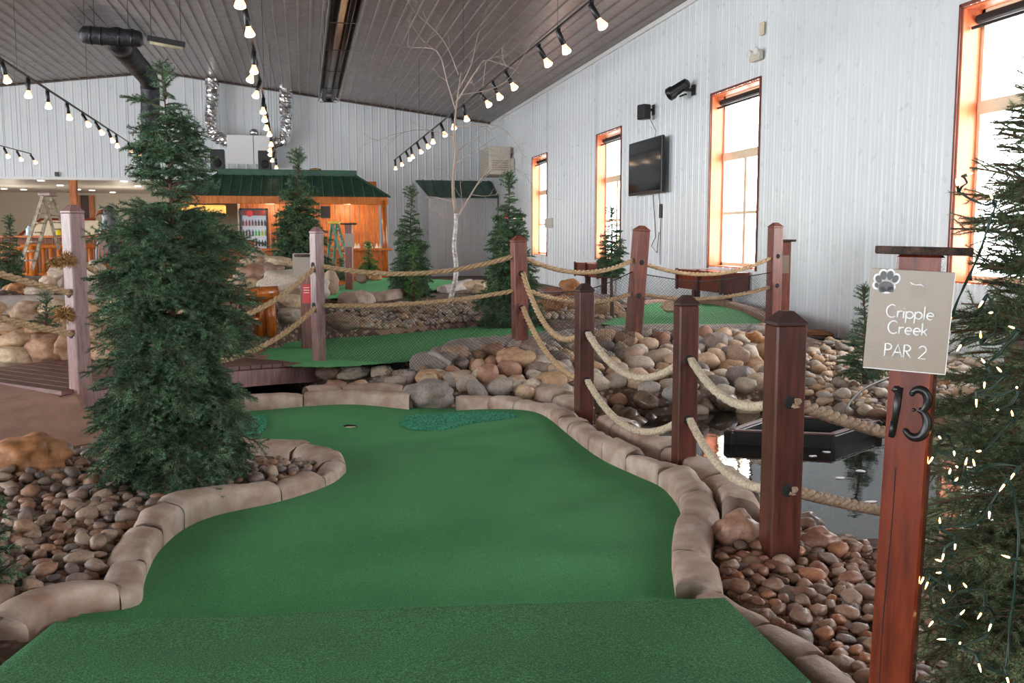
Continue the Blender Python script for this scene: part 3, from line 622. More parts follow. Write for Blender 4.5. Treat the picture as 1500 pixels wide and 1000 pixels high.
def joined(name, items, key, label, mat, cat='pebbles'):
    V = []; F_ = []; o = 0
    for (x, y, z, s, f, l) in items:
        me = random.choice(COB[key]); n = len(me.vertices); co = np.empty(n*3); me.vertices.foreach_get('co', co); co = co.reshape(-1, 3)
        R = np.array((Matrix.LocRotScale(None, Matrix.Rotation(random.uniform(0, 6.28), 3, 'Z') @ Matrix.Rotation(random.uniform(-.35, .35), 3, 'X'), Vector(rscale(s, f)))).to_3x3())
        V.append(co@R.T+np.array([x, y, z])); idx = np.empty(len(me.loops), int); me.loops.foreach_get('vertex_index', idx); F_.append(idx.reshape(-1, 3)+o); o += n
    V = np.concatenate(V); F_ = np.concatenate(F_); c = V.mean(0); me = bpy.data.meshes.new(name); me.from_pydata((V-c).tolist(), [], F_.tolist()); me.materials.append(mat)
    me.polygons.foreach_set('use_smooth', [True]*len(me.polygons)); me.update()
    return tag(link(name, me, None, tuple(c)), label, cat, None, 'stuff')
rl = [c_[0] for c_ in vis[300:]+rest if c_[2] == 0]; rr_ = [c_[0] for c_ in vis[300:]+rest if c_[2] == 1]
if rl: joined('river_pebbles', rl, 'rock_grey', 'smaller grey-brown pebbles filling the left bed', M['rock_grey'])
if rr_: joined('river_pebbles', rr_, 'rock_brown', 'smaller brown pebbles filling the right bed', M['rock_brown'])
# fine gravel on the far slopes (stuff)
def pxpoly(lst): return [tuple(hit(a, b_)[:2]) for a, b_ in lst]
gp = pxpoly([(1160, 520), (1240, 505), (1400, 510), (1500, 540), (1500, 625), (1400, 628), (1300, 606), (1220, 596), (1160, 590)])
sc_ = scatter(gp, .07, .17, 7000, .8, second=.3); sc_.sort(key=lambda q: cdep(q[:3]))
joined('gravel_slope', sc_, 'rock_pale', 'pale river pebbles on the far pond bank at right', M['rock_pale'])
gp = pxpoly([(480, 452), (600, 446), (760, 442), (760, 472), (640, 478), (480, 490)])
joined('gravel_slope', scatter(gp, .07, .16, 9000, .85), 'rock_pale', 'pale gravel between the netted green and the far upper green', M['rock_pale'])
gp = pxpoly([(780, 440), (930, 440), (930, 470), (800, 472)])
joined('gravel_slope', scatter(gp, .08, .2, 3000, .85), 'rock_pale', 'tan gravel behind the rope fence before the window wall', M['rock_pale'])
# boulders of the rock pile: (centre px, centre py, width px, height px, material)
def boulder(px, py, w, h, key, label, depth=None, grp=None, rz=None, mesh=None, sink=.3):
    if depth is None:
        p = hit(px, py+h*.38)
    else: p = atd(px, py+h*.38, depth)
    c = cdep(p); s = c/CF; W_, H_ = w*s, h*s
    ctr = atd(px, py, c+.15*W_)
    put(mesh or random.choice(BOU[key]), 'boulder', ctr, (W_*1.04, W_*.8, H_*1.06), (random.uniform(-.1, .1), random.uniform(-.1, .1), -yaw+(random.uniform(-.4, .4) if rz is None else rz)), label, 'boulder', grp)
B = [(627, 578, 74, 46, 'rock_pale', 'big rough grey boulder breaking the edging behind the cup'),
     (481, 547, 36, 26, 'rock_brown', 'mottled brown boulder at the right foot of the footbridge'),
     (519, 546, 56, 22, 'rock_pale', 'long pale flat boulder right of the mottled brown one'),
     (492, 568, 32, 24, 'rock_brown', 'small brown boulder at the creek mouth'), (528, 567, 38, 22, 'rock_pale', 'small grey boulder behind the low edging'),
     (584, 561, 40, 26, 'rock_pale', 'pale boulder just left of the big rough boulder'), (602, 551, 26, 20, 'rock_pale', 'small whitish boulder above the big rough boulder'),
     (634, 534, 50, 28, 'rock_grey', 'grey boulder below the hanging net'), (634, 553, 46, 24, 'rock_pale', 'flat grey boulder directly over the big rough boulder'),
     (666, 522, 43, 34, 'rock_pale', 'round whitish boulder highest on the pile below the net'), (675, 556, 38, 28, 'rock_grey', 'white veined grey boulder right of the big rough boulder'),
     (715, 552, 32, 40, 'rock_grey', 'upright blue-grey boulder left of the long rope shadow'), (750, 564, 42, 24, 'rock_pale', 'low grey boulder in front of the reddish leaning post'),
     (812, 573, 62, 20, 'rock_pale', 'flat blue-grey slab boulder beside the third post'), (790, 545, 42, 30, 'rock_grey', 'grey boulder under the hanging lower rope'),
     (824, 554, 38, 34, 'rock_pale', 'tan round boulder just left of the third post'), (869, 552, 26, 26, 'rock_pale', 'round tan boulder just right of the third post'),
     (700, 538, 26, 24, 'rock_orange', 'small orange-tan boulder in the pile'), (556, 558, 30, 16, 'rock_dark', 'dark wet small boulder left of the pale ones'),
     (35, 669, 122, 66, 'rock_orange', 'large orange-brown jagged boulder at the left edge of the pebble bed'),
     (1080, 778, 70, 66, 'rock_brown', 'large brown boulder left of the nearest fence post'), (1196, 792, 66, 44, 'rock_brown', 'round brown boulder right of the nearest fence post'),
     (1182, 764, 44, 30, 'rock_brown', 'smaller brown boulder half hidden by the nearest fence post'), (1247, 805, 40, 28, 'rock_brown', 'low brown boulder at the pond edge by the number post'), (1030, 716, 60, 26, 'rock_pale', 'flat pale boulder on the pond bank'), (1068, 732, 50, 30, 'rock_pale', 'domed pale boulder on the pond bank under the rope'),
     (1049, 505, 36, 38, 'rock_grey', 'tall grey boulder in the pile right of the second post'), (1083, 553, 38, 36, 'rock_grey', 'dark grey round boulder at the waterline left of the nearest post'), (1106, 538, 40, 32, 'rock_pale', 'pale tan boulder behind the nearest post'), (1082, 524, 34, 34, 'rock_grey', 'grey egg shaped boulder in the right pile'), (1108, 504, 36, 32, 'rock_orange', 'pinkish tan boulder under the far corner post'), (1113, 486, 36, 22, 'rock_pale', 'grey boulder leaning on the kerb by the far corner post'),
     (1018, 560, 30, 28, 'rock_dark', 'wet dark boulder beside the second post'), (755, 525, 56, 32, 'rock_tan', 'cream mortar lump around the foot of the reddish post')]
for q in B: boulder(*q)
# scattered pile (individually, shared look)
pile = pxpoly([(650, 540), (690, 522), (745, 514), (765, 508), (860, 500), (960, 495), (1130, 490), (1150, 520), (1140, 600), (1060, 604), (980, 610), (900, 602), (850, 600), (790, 585), (700, 580), (660, 574), (560, 568), (560, 558), (610, 548)])
for (x, y, z, s, f, l) in scatter(pile, .19, .31, 5000, .76, (.6, .85), .28):
    put(random.choice(COB['rock_pale' if random.random() < .72 else 'rock_grey']), 'river_boulder', (x, y, z), rscale(s, f), rrot(.5), 'rounded river boulder in the pile between the pond and the net', 'boulder', 'river boulders in the pile behind the pond')
dk = pxpoly([(870, 600), (960, 596), (1060, 590), (1150, 590), (1150, 606), (1060, 612), (960, 620), (880, 622)])
for (x, y, z, s, f, l) in scatter(dk, .16, .3, 900, .7, (.5, .8), .35):
    put(random.choice(COB['rock_dark']), 'wet_rock', (x, y, max(z, -.15)), rscale(s, f), rrot(.5), 'dark wet rock at the far waterline of the pond', 'boulder', 'wet rocks along the far waterline')
bank = pxpoly([(1150, 590), (1300, 605), (1420, 630), (1420, 645), (1290, 622), (1150, 604)])
for (x, y, z, s, f, l) in scatter(bank, .14, .26, 900, .7, (.5, .8), .3):
    put(random.choice(COB['rock_grey']), 'bank_stone', (x, y, max(z, -.12)), rscale(s, f), rrot(.5), 'brown-grey stone along the pond bank behind the floating frame', 'boulder', 'stones along the right far bank')
# left stone wall on a slope and boulders on the terrace
sw = root('stone_retaining_wall', tuple(atd(40, 540, 9.3)), 'rough masonry retaining wall of large tan stones left behind the bridge', 'wall')
WS = [(8, 452, 42, 30), (44, 455, 52, 32), (86, 450, 44, 26), (20, 478, 50, 20), (62, 480, 46, 26), (98, 476, 40, 28), (30, 497, 58, 28), (-18, 480, 44, 40), (-20, 515, 60, 36), (70, 512, 52, 44), (20, 523, 60, 34), (105, 505, 36, 38), (118, 455, 34, 26), (140, 452, 34, 26), (160, 470, 40, 40), (140, 486, 40, 32), (176, 448, 36, 24), (185, 492, 44, 34), (215, 470, 50, 50), (215, 515, 60, 36), (160, 516, 50, 34), (260, 480, 60, 60), (300, 470, 50, 50)]
for (px, py, w, h) in WS:
    c = 9.5-(py-450)*.005; p = atd(px, py, c); s = c/CF
    o = link('wall_stone', random.choice(BOU['rock_tan']), sw, tuple(Vector(p)-sw.location), (random.uniform(-.15, .15), random.uniform(-.15, .15), -yaw+random.uniform(-.2, .2)), (w*s*1.12, .42, h*s*1.18))
mb = MB(); a = atd(-90, 436, 10.2); b_ = atd(330, 436, 10.2); mb.prism([(a[0], a[1], -.2), (b_[0], b_[1], -.2), (b_[0], b_[1], .8), (a[0], a[1], .8)], (0.1, .5, 0)); part('backing', mb, M['tanconc'], sw, world=True)
T = [(24, 425, 34, 22, 'rock_orange', 'round orange-tan boulder on the left terrace'), (55, 427, 44, 18, 'rock_pale', 'flat bluish boulder on the left terrace'), (75, 412, 34, 22, 'rock_tan', 'tan boulder on the left terrace under the dried tuft'), (88, 400, 30, 20, 'rock_grey', 'pinkish grey boulder beside the tall left post'), (96, 415, 24, 26, 'rock_grey', 'grey boulder touching the tall left post'), (140, 408, 50, 52, 'rock_pale', 'big grey pointed boulder right of the tall left post'), (160, 418, 30, 30, 'rock_orange', 'rust brown boulder beside the big pointed one'), (10, 428, 22, 14, 'rock_dark', 'small dark stone at the far left of the terrace'),
     (172, 412, 36, 34, 'rock_tan', 'tan boulder half behind the big spruce on the terrace')]
for a in T: boulder(a[0], a[1], a[2], a[3], a[4], a[5], depth=12.2)
T = [(430, 420, 96, 56, 'rock_pale', 'huge pale grey boulder left of the bridge end post', 12.2), (368, 408, 46, 44, 'rock_brown', 'rusty brown boulder right of the big spruce', 14), (372, 385, 46, 20, 'rock_tan', 'pinkish flat boulder on the mound', 15), (405, 384, 46, 18, 'rock_tan', 'flat tan boulder on the mound below the counter', 15), (376, 376, 30, 26, 'rock_grey', 'small grey boulder topmost on the mound', 15.5), (395, 398, 40, 26, 'rock_grey', 'shadowed grey boulder on the mound', 14.5), (400, 413, 40, 16, 'rock_pale', 'bluish grey flat stone at the foot of the mound', 13.5), (372, 418, 30, 20, 'rock_pale', 'round pale stone right of the big spruce', 13.2), (345, 420, 30, 26, 'rock_pale', 'pale stone half behind the big spruce', 13.2), (484, 413, 22, 36, 'rock_tan', 'white plaster rock right of the bridge end post', 13.5), (430, 432, 60, 20, 'rock_grey', 'low grey stone at the foot of the huge boulder', 11.9),
     (530, 408, 20, 14, 'rock_grey', 'small stone beside the far sign post', 18), (548, 405, 20, 12, 'rock_orange', 'small orange stone right of the far sign post', 18), (835, 420, 30, 24, 'rock_orange', 'round orange boulder by the window wall', 15.5), (812, 428, 30, 14, 'rock_brown', 'brown flat stone left of the round orange boulder', 15.5), (800, 445, 60, 30, 'rock_orange', 'wide reddish boulder behind the rope fence', 14.5), (985, 450, 36, 16, 'rock_pale', 'pale stone at the left end of the right green', 14), (880, 455, 60, 30, 'rock_tan', 'tan boulder behind the small bare trunk tree', 14.2), (420, 445, 70, 30, 'rock_tan', 'tan stone below the huge pale boulder', 11.6), (422, 462, 48, 22, 'rock_pale', 'white speckled stone beside the log rail', 11.3), (360, 445, 50, 36, 'rock_tan', 'tan stone left of the log rail', 11.5), (700, 420, 40, 20, 'rock_tan', 'tan stone right of the birch', 17), (500, 470, 50, 26, 'rock_brown', 'brown jagged rock behind the net near the bridge post', 11.6), (1200, 490, 60, 14, 'rock_orange', 'low reddish rock at the wall foot', None), (1330, 548, 40, 22, 'rock_pale', 'grey stone behind the number post', None), (1385, 560, 34, 24, 'rock_orange', 'orange stone behind the lit spruce', None), (1412, 575, 44, 26, 'rock_pale', 'tan stone left of the lit spruce', None)]
for a in T: boulder(*a[:6], depth=a[6])
# ------------------------------------------------------------------ footbridge and ramp
A0 = np.array([-1.80, 7.93, 0]); B0 = np.array([.13, 9.90, 0]); tv = (B0-A0); LBd = np.linalg.norm(tv); tv = tv/LBd; wv_ = np.array([-tv[1], tv[0], 0])
br_ = root('footbridge', (A0[0], A0[1], .0), 'mauve-brown plank footbridge crossing the creek at left', 'bridge')
def bz(s): return .29-.09*s/LBd+.05*math.sin(PI*min(max(s/LBd, 0), 1))
ang = math.atan2(tv[1], tv[0]); npl = 22
for k in range(npl):
    s = (k+.5)*(LBd+.25)/npl-.1; c = A0+tv*s+wv_*.82; z = bz(s)
    mb = MB(); sl = math.atan((bz(s+.05)-bz(s-.05))/.1)
    mb.box((c[0]-A0[0], c[1]-A0[1], z-.022), ((LBd+.25)/npl-.008, 1.7, .038), Matrix.Rotation(ang, 3, 'Z') @ Matrix.Rotation(-sl, 3, 'Y'), .004); part('plank', mb, M['deck'], br_)
for off, nm in ((-.01, 'fascia_board'), (1.64, 'fascia_board')):
    mb = MB(); n = 14
    lo = []; hi = []
    for k in range(n+1):
        s = -.1+(LBd+.25)*k/n; p = A0+tv*s+wv_*off-A0; lo.append((p[0], p[1], bz(s)-.2)); hi.append((p[0], p[1], bz(s)-.045))
    th = -wv_*.04; vs = lo+hi+[tuple(np.array(q)+th) for q in lo]+[tuple(np.array(q)+th) for q in hi]; m_ = n+1
    fs = []
    for k in range(n): fs += [(k, k+1, m_+k+1, m_+k), (2*m_+k, 3*m_+k, 3*m_+k+1, 2*m_+k+1), (m_+k, m_+k+1, 3*m_+k+1, 3*m_+k), (k, 2*m_+k, 2*m_+k+1, k+1)]
    mb.add(vs, fs); part(nm, mb, M['post_grey'], br_)
rowsp = [[(112, 569, .28), (60, 566, .28), (0, 560, .28), (-160, 552, .28)], [(122, 588, .22), (60, 585, .23), (0, 585, .23), (-170, 585, .23)], [(136, 612, .14), (60, 615, .15), (0, 618, .15), (-190, 625, .15)], [(156, 640, .06), (60, 655, .06), (0, 668, .06), (-220, 690, .06)]]
mb = MB(); nn = 24; ml = 24
def pli(P_, t): q = t*(len(P_)-1); i_ = min(int(q), len(P_)-2); f = q-i_; return P_[i_]*(1-f)+P_[i_+1]*f
W_r = [[atz(*q) for q in r_] for r_ in rowsp]; rows2 = [[pli([pli(r_, i/nn) for r_ in W_r], k/(ml-1)) for k in range(ml)] for i in range(nn+1)]
vs = [p for q in rows2 for p in q]; mb.add(vs, [(i*ml+j, i*ml+j+1, (i+1)*ml+j+1, (i+1)*ml+j) for i in range(nn) for j in range(ml-1)])
o = thing('ramp', mb, M['tanconc'], 'smooth brown concrete ramp leading up to the footbridge at left', 'ramp', tuple(atz(60, 640, 0)), smooth=True)
md = o.modifiers.new('thick', 'SOLIDIFY'); md.thickness = .12; md.offset = 1
# path strip joining bridge and netted green
mb = MB(); q = zp([(350, 500), (405, 488), (480, 480), (420, 498), (402, 512), (385, 527), (340, 524)], .23); mb.prism([(p[0], p[1], .15) for p in q], (0, 0, .07)); thing('path_slab', mb, M['tanconc'], 'pink concrete path slab between the footbridge and the netted green', 'path', tuple(q[0]))
# ------------------------------------------------------------------ posts
def post(foot, h, w, mat, label, rot=0, lean=(0, 0), holes=(), cap=.06, group=None, name='rope_post', bury=.25):
    r = root(name, foot, label, 'post', group, rot); r.rotation_euler = (lean[0], lean[1], rot)
    mb = MB(); mb.box((0, 0, (h-cap-bury)/2), (w, w, h-cap+bury), bev=.008); part('shaft', mb, mat, r)
    mb = MB(); mb.box((0, 0, h-cap+.006), (w, w, .012)); b_ = w/2
    mb.add([(-b_, -b_, h-cap+.012), (b_, -b_, h-cap+.012), (b_, b_, h-cap+.012), (-b_, b_, h-cap+.012), (-b_*.35, -b_*.35, h), (b_*.35, -b_*.35, h), (b_*.35, b_*.35, h), (-b_*.35, b_*.35, h)], [(0, 1, 5, 4), (1, 2, 6, 5), (2, 3, 7, 6), (3, 0, 4, 7), (4, 5, 6, 7)]); part('post_top', mb, M['capwood'] if mat is M['post'] else mat, r)
    for hz, fx in holes:
        mb = MB(); R = Matrix.Rotation(PI/2, 3, 'X') if fx == 'y' else Matrix.Rotation(PI/2, 3, 'Y')
        mb.lathe((0, 0, hz), [(.02, -w/2-.0015), (.03, -w/2-.0015), (.03, w/2+.0015), (.02, w/2+.0015)], 18, R); part('rope_hole', mb, M['blackmat'], r, True)
    return r
def topfix(px, py, d): return atd(px, py, d)
F1 = np.array([2.10, 3.90, 0]); F2 = np.array([2.30, 5.52, 0]); F3 = np.array([2.135, 7.16, 0.0]); F4 = np.array([2.165, 9.56, .29]); F5 = np.array([.13, 9.86, .16]); F6 = np.array([-1.73, 7.96, .25]); F7 = np.array([3.70, 10.45, .28]); F8 = np.array([5.90, 11.3, .34])
def htop(px, py, f): return atd(px, py, cdep(f))[2]-f[2]
def holez(px, py, f): return atd(px, py, cdep(f))[2]
def mkpost(f, top, w, mat, label, hol, rot=0, lean=(0, 0), fx='y'):
    H_ = htop(*top, f); hs = [holez(*q, f) for q in hol]; post(tuple(f), H_, w, mat, label, rot, lean, [(z-f[2], fx) for z in hs]); return hs
h1 = mkpost(F1, (1150, 455), .142, M['post'], 'nearest dark square rope post at the end of the pond edge', [(1152, 585), (1142, 712)], -.06)
h2 = mkpost(F2, (1001, 432), .125, M['post'], 'second dark rope post standing in the stone edging', [(1008, 525), (1006, 612)], -.04)
h3 = mkpost(F3, (857, 415), .125, M['post'], 'third dark rope post at the bend of the green, by the boulder pile', [(860, 487), (858, 556)], .05)
h4 = mkpost(F4, (763, 345), .14, M['post_red'], 'reddish rope post with two arched notches between the netted green and boulders', [(765, 400), (763, 450)], .1, (0, -.02))
h5 = mkpost(F5, (467, 332), .105, M['post_grey'], 'mauve post at the far end of the footbridge carrying a red tag', [(467, 388), (462, 447)], ang-.15, fx='x')
h6 = mkpost(F6, (108, 300), .125, M['post_grey'], 'tall mauve post at the near end of the footbridge', [(112, 380), (112, 430), (112, 455), (112, 489)], ang, fx='x')
h7 = mkpost(F7, (945, 330), .155, M['post_red'], 'tilted reddish post leaning right in front of the right green', [(940, 384), (930, 432)], .1, (0, .07))
h8 = mkpost(F8, (1134, 326), .145, M['post_red'], 'far corner rope post nearest the window wall', [(1132, 375), (1132, 418)], .1)
F0 = atd(1482, 700, 5.9)*[1, 1, 0]+[0, 0, -.12]; post(tuple(F0), 1.15, .12, M['post'], 'dark rope post behind the lit spruce')
F9 = np.array([-2.9, 9.1, .25]); post(tuple(F9), 1.35, .15, M['post_grey'], 'mauve bridge post at the far left, beyond the frame edge', ang) if False else None
# ------------------------------------------------------------------ ropes
def rope(a, b_, sag, label, mat='rope', R=.026, name='rope', pitch=.15, group=None):
    pitch = .085 if mat == 'rope_pale' else .21
    a, b_ = np.array(a, float), np.array(b_, float); L = np.linalg.norm(b_-a)*1.03; n = int(L/.016); mb = MB()
    path = [a*(1-t)+b_*t-np.array([0, 0, 4*sag*t*(1-t)]) for t in np.linspace(0, 1, n+1)]
    for s in range(3):
        pts = []
        for i, p in enumerate(path):
            t = path[min(i+1, n)]-path[max(i-1, 0)]; t = t/np.linalg.norm(t); u = np.cross(t, [0, 0, 1]); u = u/np.linalg.norm(u); v = np.cross(u, t)
            ph = 2*PI*(i*L/n/pitch+s/3); pts.append(p+(u*math.cos(ph)+v*math.sin(ph))*R*.5)
        mb.tube(pts, R*.56, 7)
    mid = path[n//2]; return thing(name, mb, M[mat], label, 'rope', tuple(mid), smooth=True)
def hp(f, z, dx=0, dy=0): return np.array([f[0]+dx, f[1]+dy, z])
rope(hp(F2, h2[0], .01, -.065), hp(F1, h1[0]), .13, 'upper pale rope sagging between the second and nearest fence posts', 'rope_pale', .025)
rope(hp(F2, h2[1], .01, -.065), hp(F1, h1[1]), .14, 'lower pale rope sagging between the second and nearest fence posts', 'rope_pale', .025)
rope(hp(F3, h3[0], .01, -.065), hp(F2, h2[0]), .22, 'upper pale rope sagging between the third and second posts', 'rope_pale', .027)
rope(hp(F3, h3[1], .01, -.065), hp(F2, h2[1]), .22, 'lower pale rope sagging between the third and second posts', 'rope_pale', .027)
rope(hp(F4, h4[0], .01, -.065), hp(F3, h3[0]), .28, 'upper twisted rope dropping from the reddish notched post to the third post', 'rope', .026)
rope(hp(F4, h4[1], .01, -.065), hp(F3, h3[1]), .16, 'lower twisted rope dropping from the reddish notched post to the third post', 'rope', .026)
rope(hp(F1, h1[0], .01, -.065), atd(1482, 652, 5.9), .07, 'upper twisted rope running right from the nearest post behind the number post', 'rope_dark', .031)
rope(hp(F1, h1[1], .01, -.065), atd(1482, 770, 5.9), .035, 'lower twisted rope running right from the nearest post over the water', 'rope_dark', .029)
rope(hp(F5, h5[0]), hp(F4, holez(757, 372, F4)), .14, 'upper twisted rope across the middle green from the bridge post to the reddish notched post')
rope(hp(F5, h5[1]), hp(F4, holez(757, 424, F4)), .06, 'lower twisted rope holding the net across the middle green', 'rope', .024)
rope(hp(F4, holez(770, 374, F4)), hp(F7, holez(936, 380, F7)), .16, 'upper twisted rope between the reddish notched post and the tilted post')
rope(hp(F4, holez(768, 420, F4)), hp(F7, holez(928, 428, F7)), .14, 'lower twisted rope between the reddish notched post and the tilted post')
rope(hp(F7, holez(944, 380, F7)), hp(F8, h8[0]), .2, 'upper twisted rope from the tilted post to the far corner post', 'rope', .025)
rope(hp(F7, holez(936, 428, F7)), hp(F8, h8[1]), .12, 'lower twisted rope from the tilted post to the far corner post', 'rope', .025)
rope(hp(F6, holez(118, 428, F6)), hp(F5, h5[0]), .42, 'upper bridge rope passing behind the big spruce to the bridge end post')
rope(hp(F6, holez(118, 488, F6)), hp(F5, h5[1]), .40, 'lower bridge rope passing behind the big spruce to the bridge end post')
FL = atd(-120, 360, 6.2); rope(FL, hp(F6, holez(108, 431, F6)), .02, 'upper twisted rope entering from the left edge to the tall mauve post')
FL = atd(-120, 433, 6.2); rope(FL, hp(F6, holez(108, 490, F6)), .02, 'lower twisted rope entering from the left edge to the tall mauve post')
FB = atd(300, 470, 11.5); rope(hp(F6, holez(120, 378, F6)), FB, .06, 'steep upper rope from the tall mauve post down behind the big spruce')
FB = atd(300, 545, 11.0); rope(hp(F6, holez(120, 450, F6)), FB, .06, 'steep lower rope from the tall mauve post down behind the big spruce')
# dried tufts of frayed rope on the tall post
def tuft(px, py, w, label):
    c = atd(px, py, 7.3); s = w*7.3/CF/2; mb = MB()
    for k in range(170):
        th = random.uniform(0, 2*PI); ph = math.acos(random.uniform(-.7, 1)); d = np.array([math.sin(ph)*math.cos(th), math.sin(ph)*math.sin(th), math.cos(ph)]); d = d/np.linalg.norm(d)
        l = s*random.uniform(.7, 1.1); cv = np.array([random.uniform(-.3, .3), random.uniform(-.3, .3), random.uniform(-.3, .1)])*s
        mb.tube([c+d*s*.15, c+d*l*.6, c+d*l+cv], [.004, .006, .002], 4)
    thing('frayed_rope_knot', mb, M['straw'], label, 'rope', tuple(c))
M['straw'] = plain('straw_fibre', (176, 136, 82), .8, ns=30, c2=(112, 78, 40))
tuft(97, 382, 30, 'golden frayed rope knot higher on the tall mauve post'); tuft(78, 384, 20, 'small golden frayed tuft left of the higher knot'); tuft(94, 461, 34, 'golden frayed rope knot lower on the tall mauve post')
# ------------------------------------------------------------------ nets
def net(top, bot, nu, nv, label, cord=True):
    T_ = catmull(top, .05); B_ = catmull(bot, .05)
    def at(P, t): q = t*(len(P)-1); i = min(int(q), len(P)-2); f = q-i; return P[i]*(1-f)+P[i+1]*f
    g = [[at(T_, i/nu)*(1-j/nv)+at(B_, i/nu)*(j/nv)+np.array([0, -.02*math.sin(j/nv*PI), 0])+RNG.uniform(-.004, .004, 3) for j in range(nv+1)] for i in range(nu+1)]
    c = T_[len(T_)//2]; r = root('safety_net', c, label, 'net'); mb = MB()
    for s in range(-nv, nu+1):
        for dr in (1, -1):
            pts = []
            for j in range(nv+1):
                i = s+j if dr > 0 else s+nv-j
                if 0 <= i <= nu: pts.append(g[i][j])
            if len(pts) > 1: mb.tube(pts, .0017, 3, cap=False)
    part('mesh_netting', mb, M['netm'], r, world=True)
    mb = MB(); mb.tube(T_, .006, 5); part('top_cord', mb, M['netm'], r, world=True)
z_ = lambda px, py, f: hp(f, holez(px, py, f))
net([z_(470, 449, F5), atd(600, 447, 9.9), z_(757, 427, F4)], [atd(478, 530, 9.85), atd(560, 552, 9.3), atd(610, 560, 9.1), atd(680, 528, 9.4), atd(755, 508, 9.5)], 62, 22, 'black square mesh net hanging over the middle green')
net([z_(768, 430, F4), atd(860, 424, 10.6), z_(932, 397, F7)], [atd(765, 505, 9.7), atd(830, 535, 9.4), atd(900, 540, 9.6), atd(930, 500, 10.5)], 44, 20, 'black mesh net between the reddish notched post and the tilted post')
net([z_(945, 399, F7), atd(1010, 411, 11.4), atd(1070, 408, 11.9), z_(1126, 398, F8)], [atd(936, 500, 10.8), atd(1010, 510, 11.0), atd(1090, 503, 11.5), atd(1130, 480, 12.0)], 60, 24, 'black mesh net between the tilted post and the far corner post')
# ------------------------------------------------------------------ spruces
def branch_mesh(name, seed, L, nmat, nl=.019, dens=950, nside=9, side=.46, w=.0013, droop=.12):
    rg = np.random.default_rng(seed); segs = []
    def main(t): return np.array([L*t, .02*math.sin(t*4+seed)*L, -droop*L*t*t+.05*L*math.sin(t*3)])
    P = [main(t) for t in np.linspace(0, 1, 9)]
    for i in range(8): segs.append((P[i], P[i+1], .006*(1-i/9)+.0015, i > 0))
    for k in range(nside):
        t = .12+.8*(k+.5)/nside; s = 1 if k % 2 else -1; b0 = main(t); a = math.radians(rg.uniform(38, 62))*s
        l = L*side*(1.1-t)*rg.uniform(.75, 1.15)+.03; d = np.array([math.cos(a), math.sin(a), rg.uniform(-.35, .25)]); d /= np.linalg.norm(d)
        q = [b0+d*l*u+np.array([0, 0, -.15*l*u*u]) for u in (0, .5, 1)]
        segs += [(q[0], q[1], .0022, True), (q[1], q[2], .0016, True)]
        if l > .1:
            for m_ in range(2):
                s2 = 1 if m_ else -1; b1 = b0+d*l*(.35+.25*m_); a2 = a+math.radians(42)*s2; d2 = np.array([math.cos(a2), math.sin(a2), rg.uniform(-.3, .3)]); d2 /= np.linalg.norm(d2); segs.append((b1, b1+d2*l*.42, .0014, True))
    mb = MB()
    for a, b_, r_, nn_ in segs: mb.tube([a, b_], [r_, r_*.8], 4, cap=False)
    nf0 = len(mb.f); V = []; 
    for a, b_, r_, nn_ in segs:
        if not nn_: continue
        d = b_-a; l = np.linalg.norm(d); d = d/l; n = int(l*dens); u = np.cross(d, [0, 0, 1.]); u /= np.linalg.norm(u)+1e-9; v = np.cross(d, u)
        t = rg.uniform(0, 1, n)[:, None]; ph = rg.uniform(0, 2*PI, n)[:, None]; rad = u*np.cos(ph)+v*np.sin(ph)*.8
        dr = d*rg.uniform(.45, 1.1, (n, 1))+rad*1.0+rg.normal(0, .12, (n, 3)); dr /= np.linalg.norm(dr, axis=1)[:, None]
        base = a+(b_-a)*t; ln = nl*rg.uniform(.7, 1.2, (n, 1)); sd = np.cross(dr, rg.normal(0, 1, (n, 3))); sd /= np.linalg.norm(sd, axis=1)[:, None]+1e-9
        V.append(np.stack([base-sd*w, base+sd*w, base+dr*ln], 1).reshape(-1, 3))
    V = np.concatenate(V); o = len(mb.v); mb.mi = 1; mb.add([], []); mb.v += [tuple(p) for p in V.tolist()]; k = len(V)//3
    mb.f += [(o+3*i, o+3*i+1, o+3*i+2) for i in range(k)]; mb.m += [1]*k
    return mb.mesh(name, [M['twig'], nmat], False)
BR = {}
for key, (nm, kw) in {'big': ('needle', {}), 'grey': ('needle_grey', dict(nl=.016, dens=1200, w=.0007)), 'far': ('needle_far', dict(nl=.026, dens=520, w=.0024)), 'light': ('needle_light', dict(nl=.026, dens=520, w=.0024))}.items():
    BR[key] = {L: [branch_mesh('branch', 10*i+int(L*100), L, M[nm], nside=max(7, int(L*40)), **kw) for i in range(2)] for L in (.14, .28, .45)}
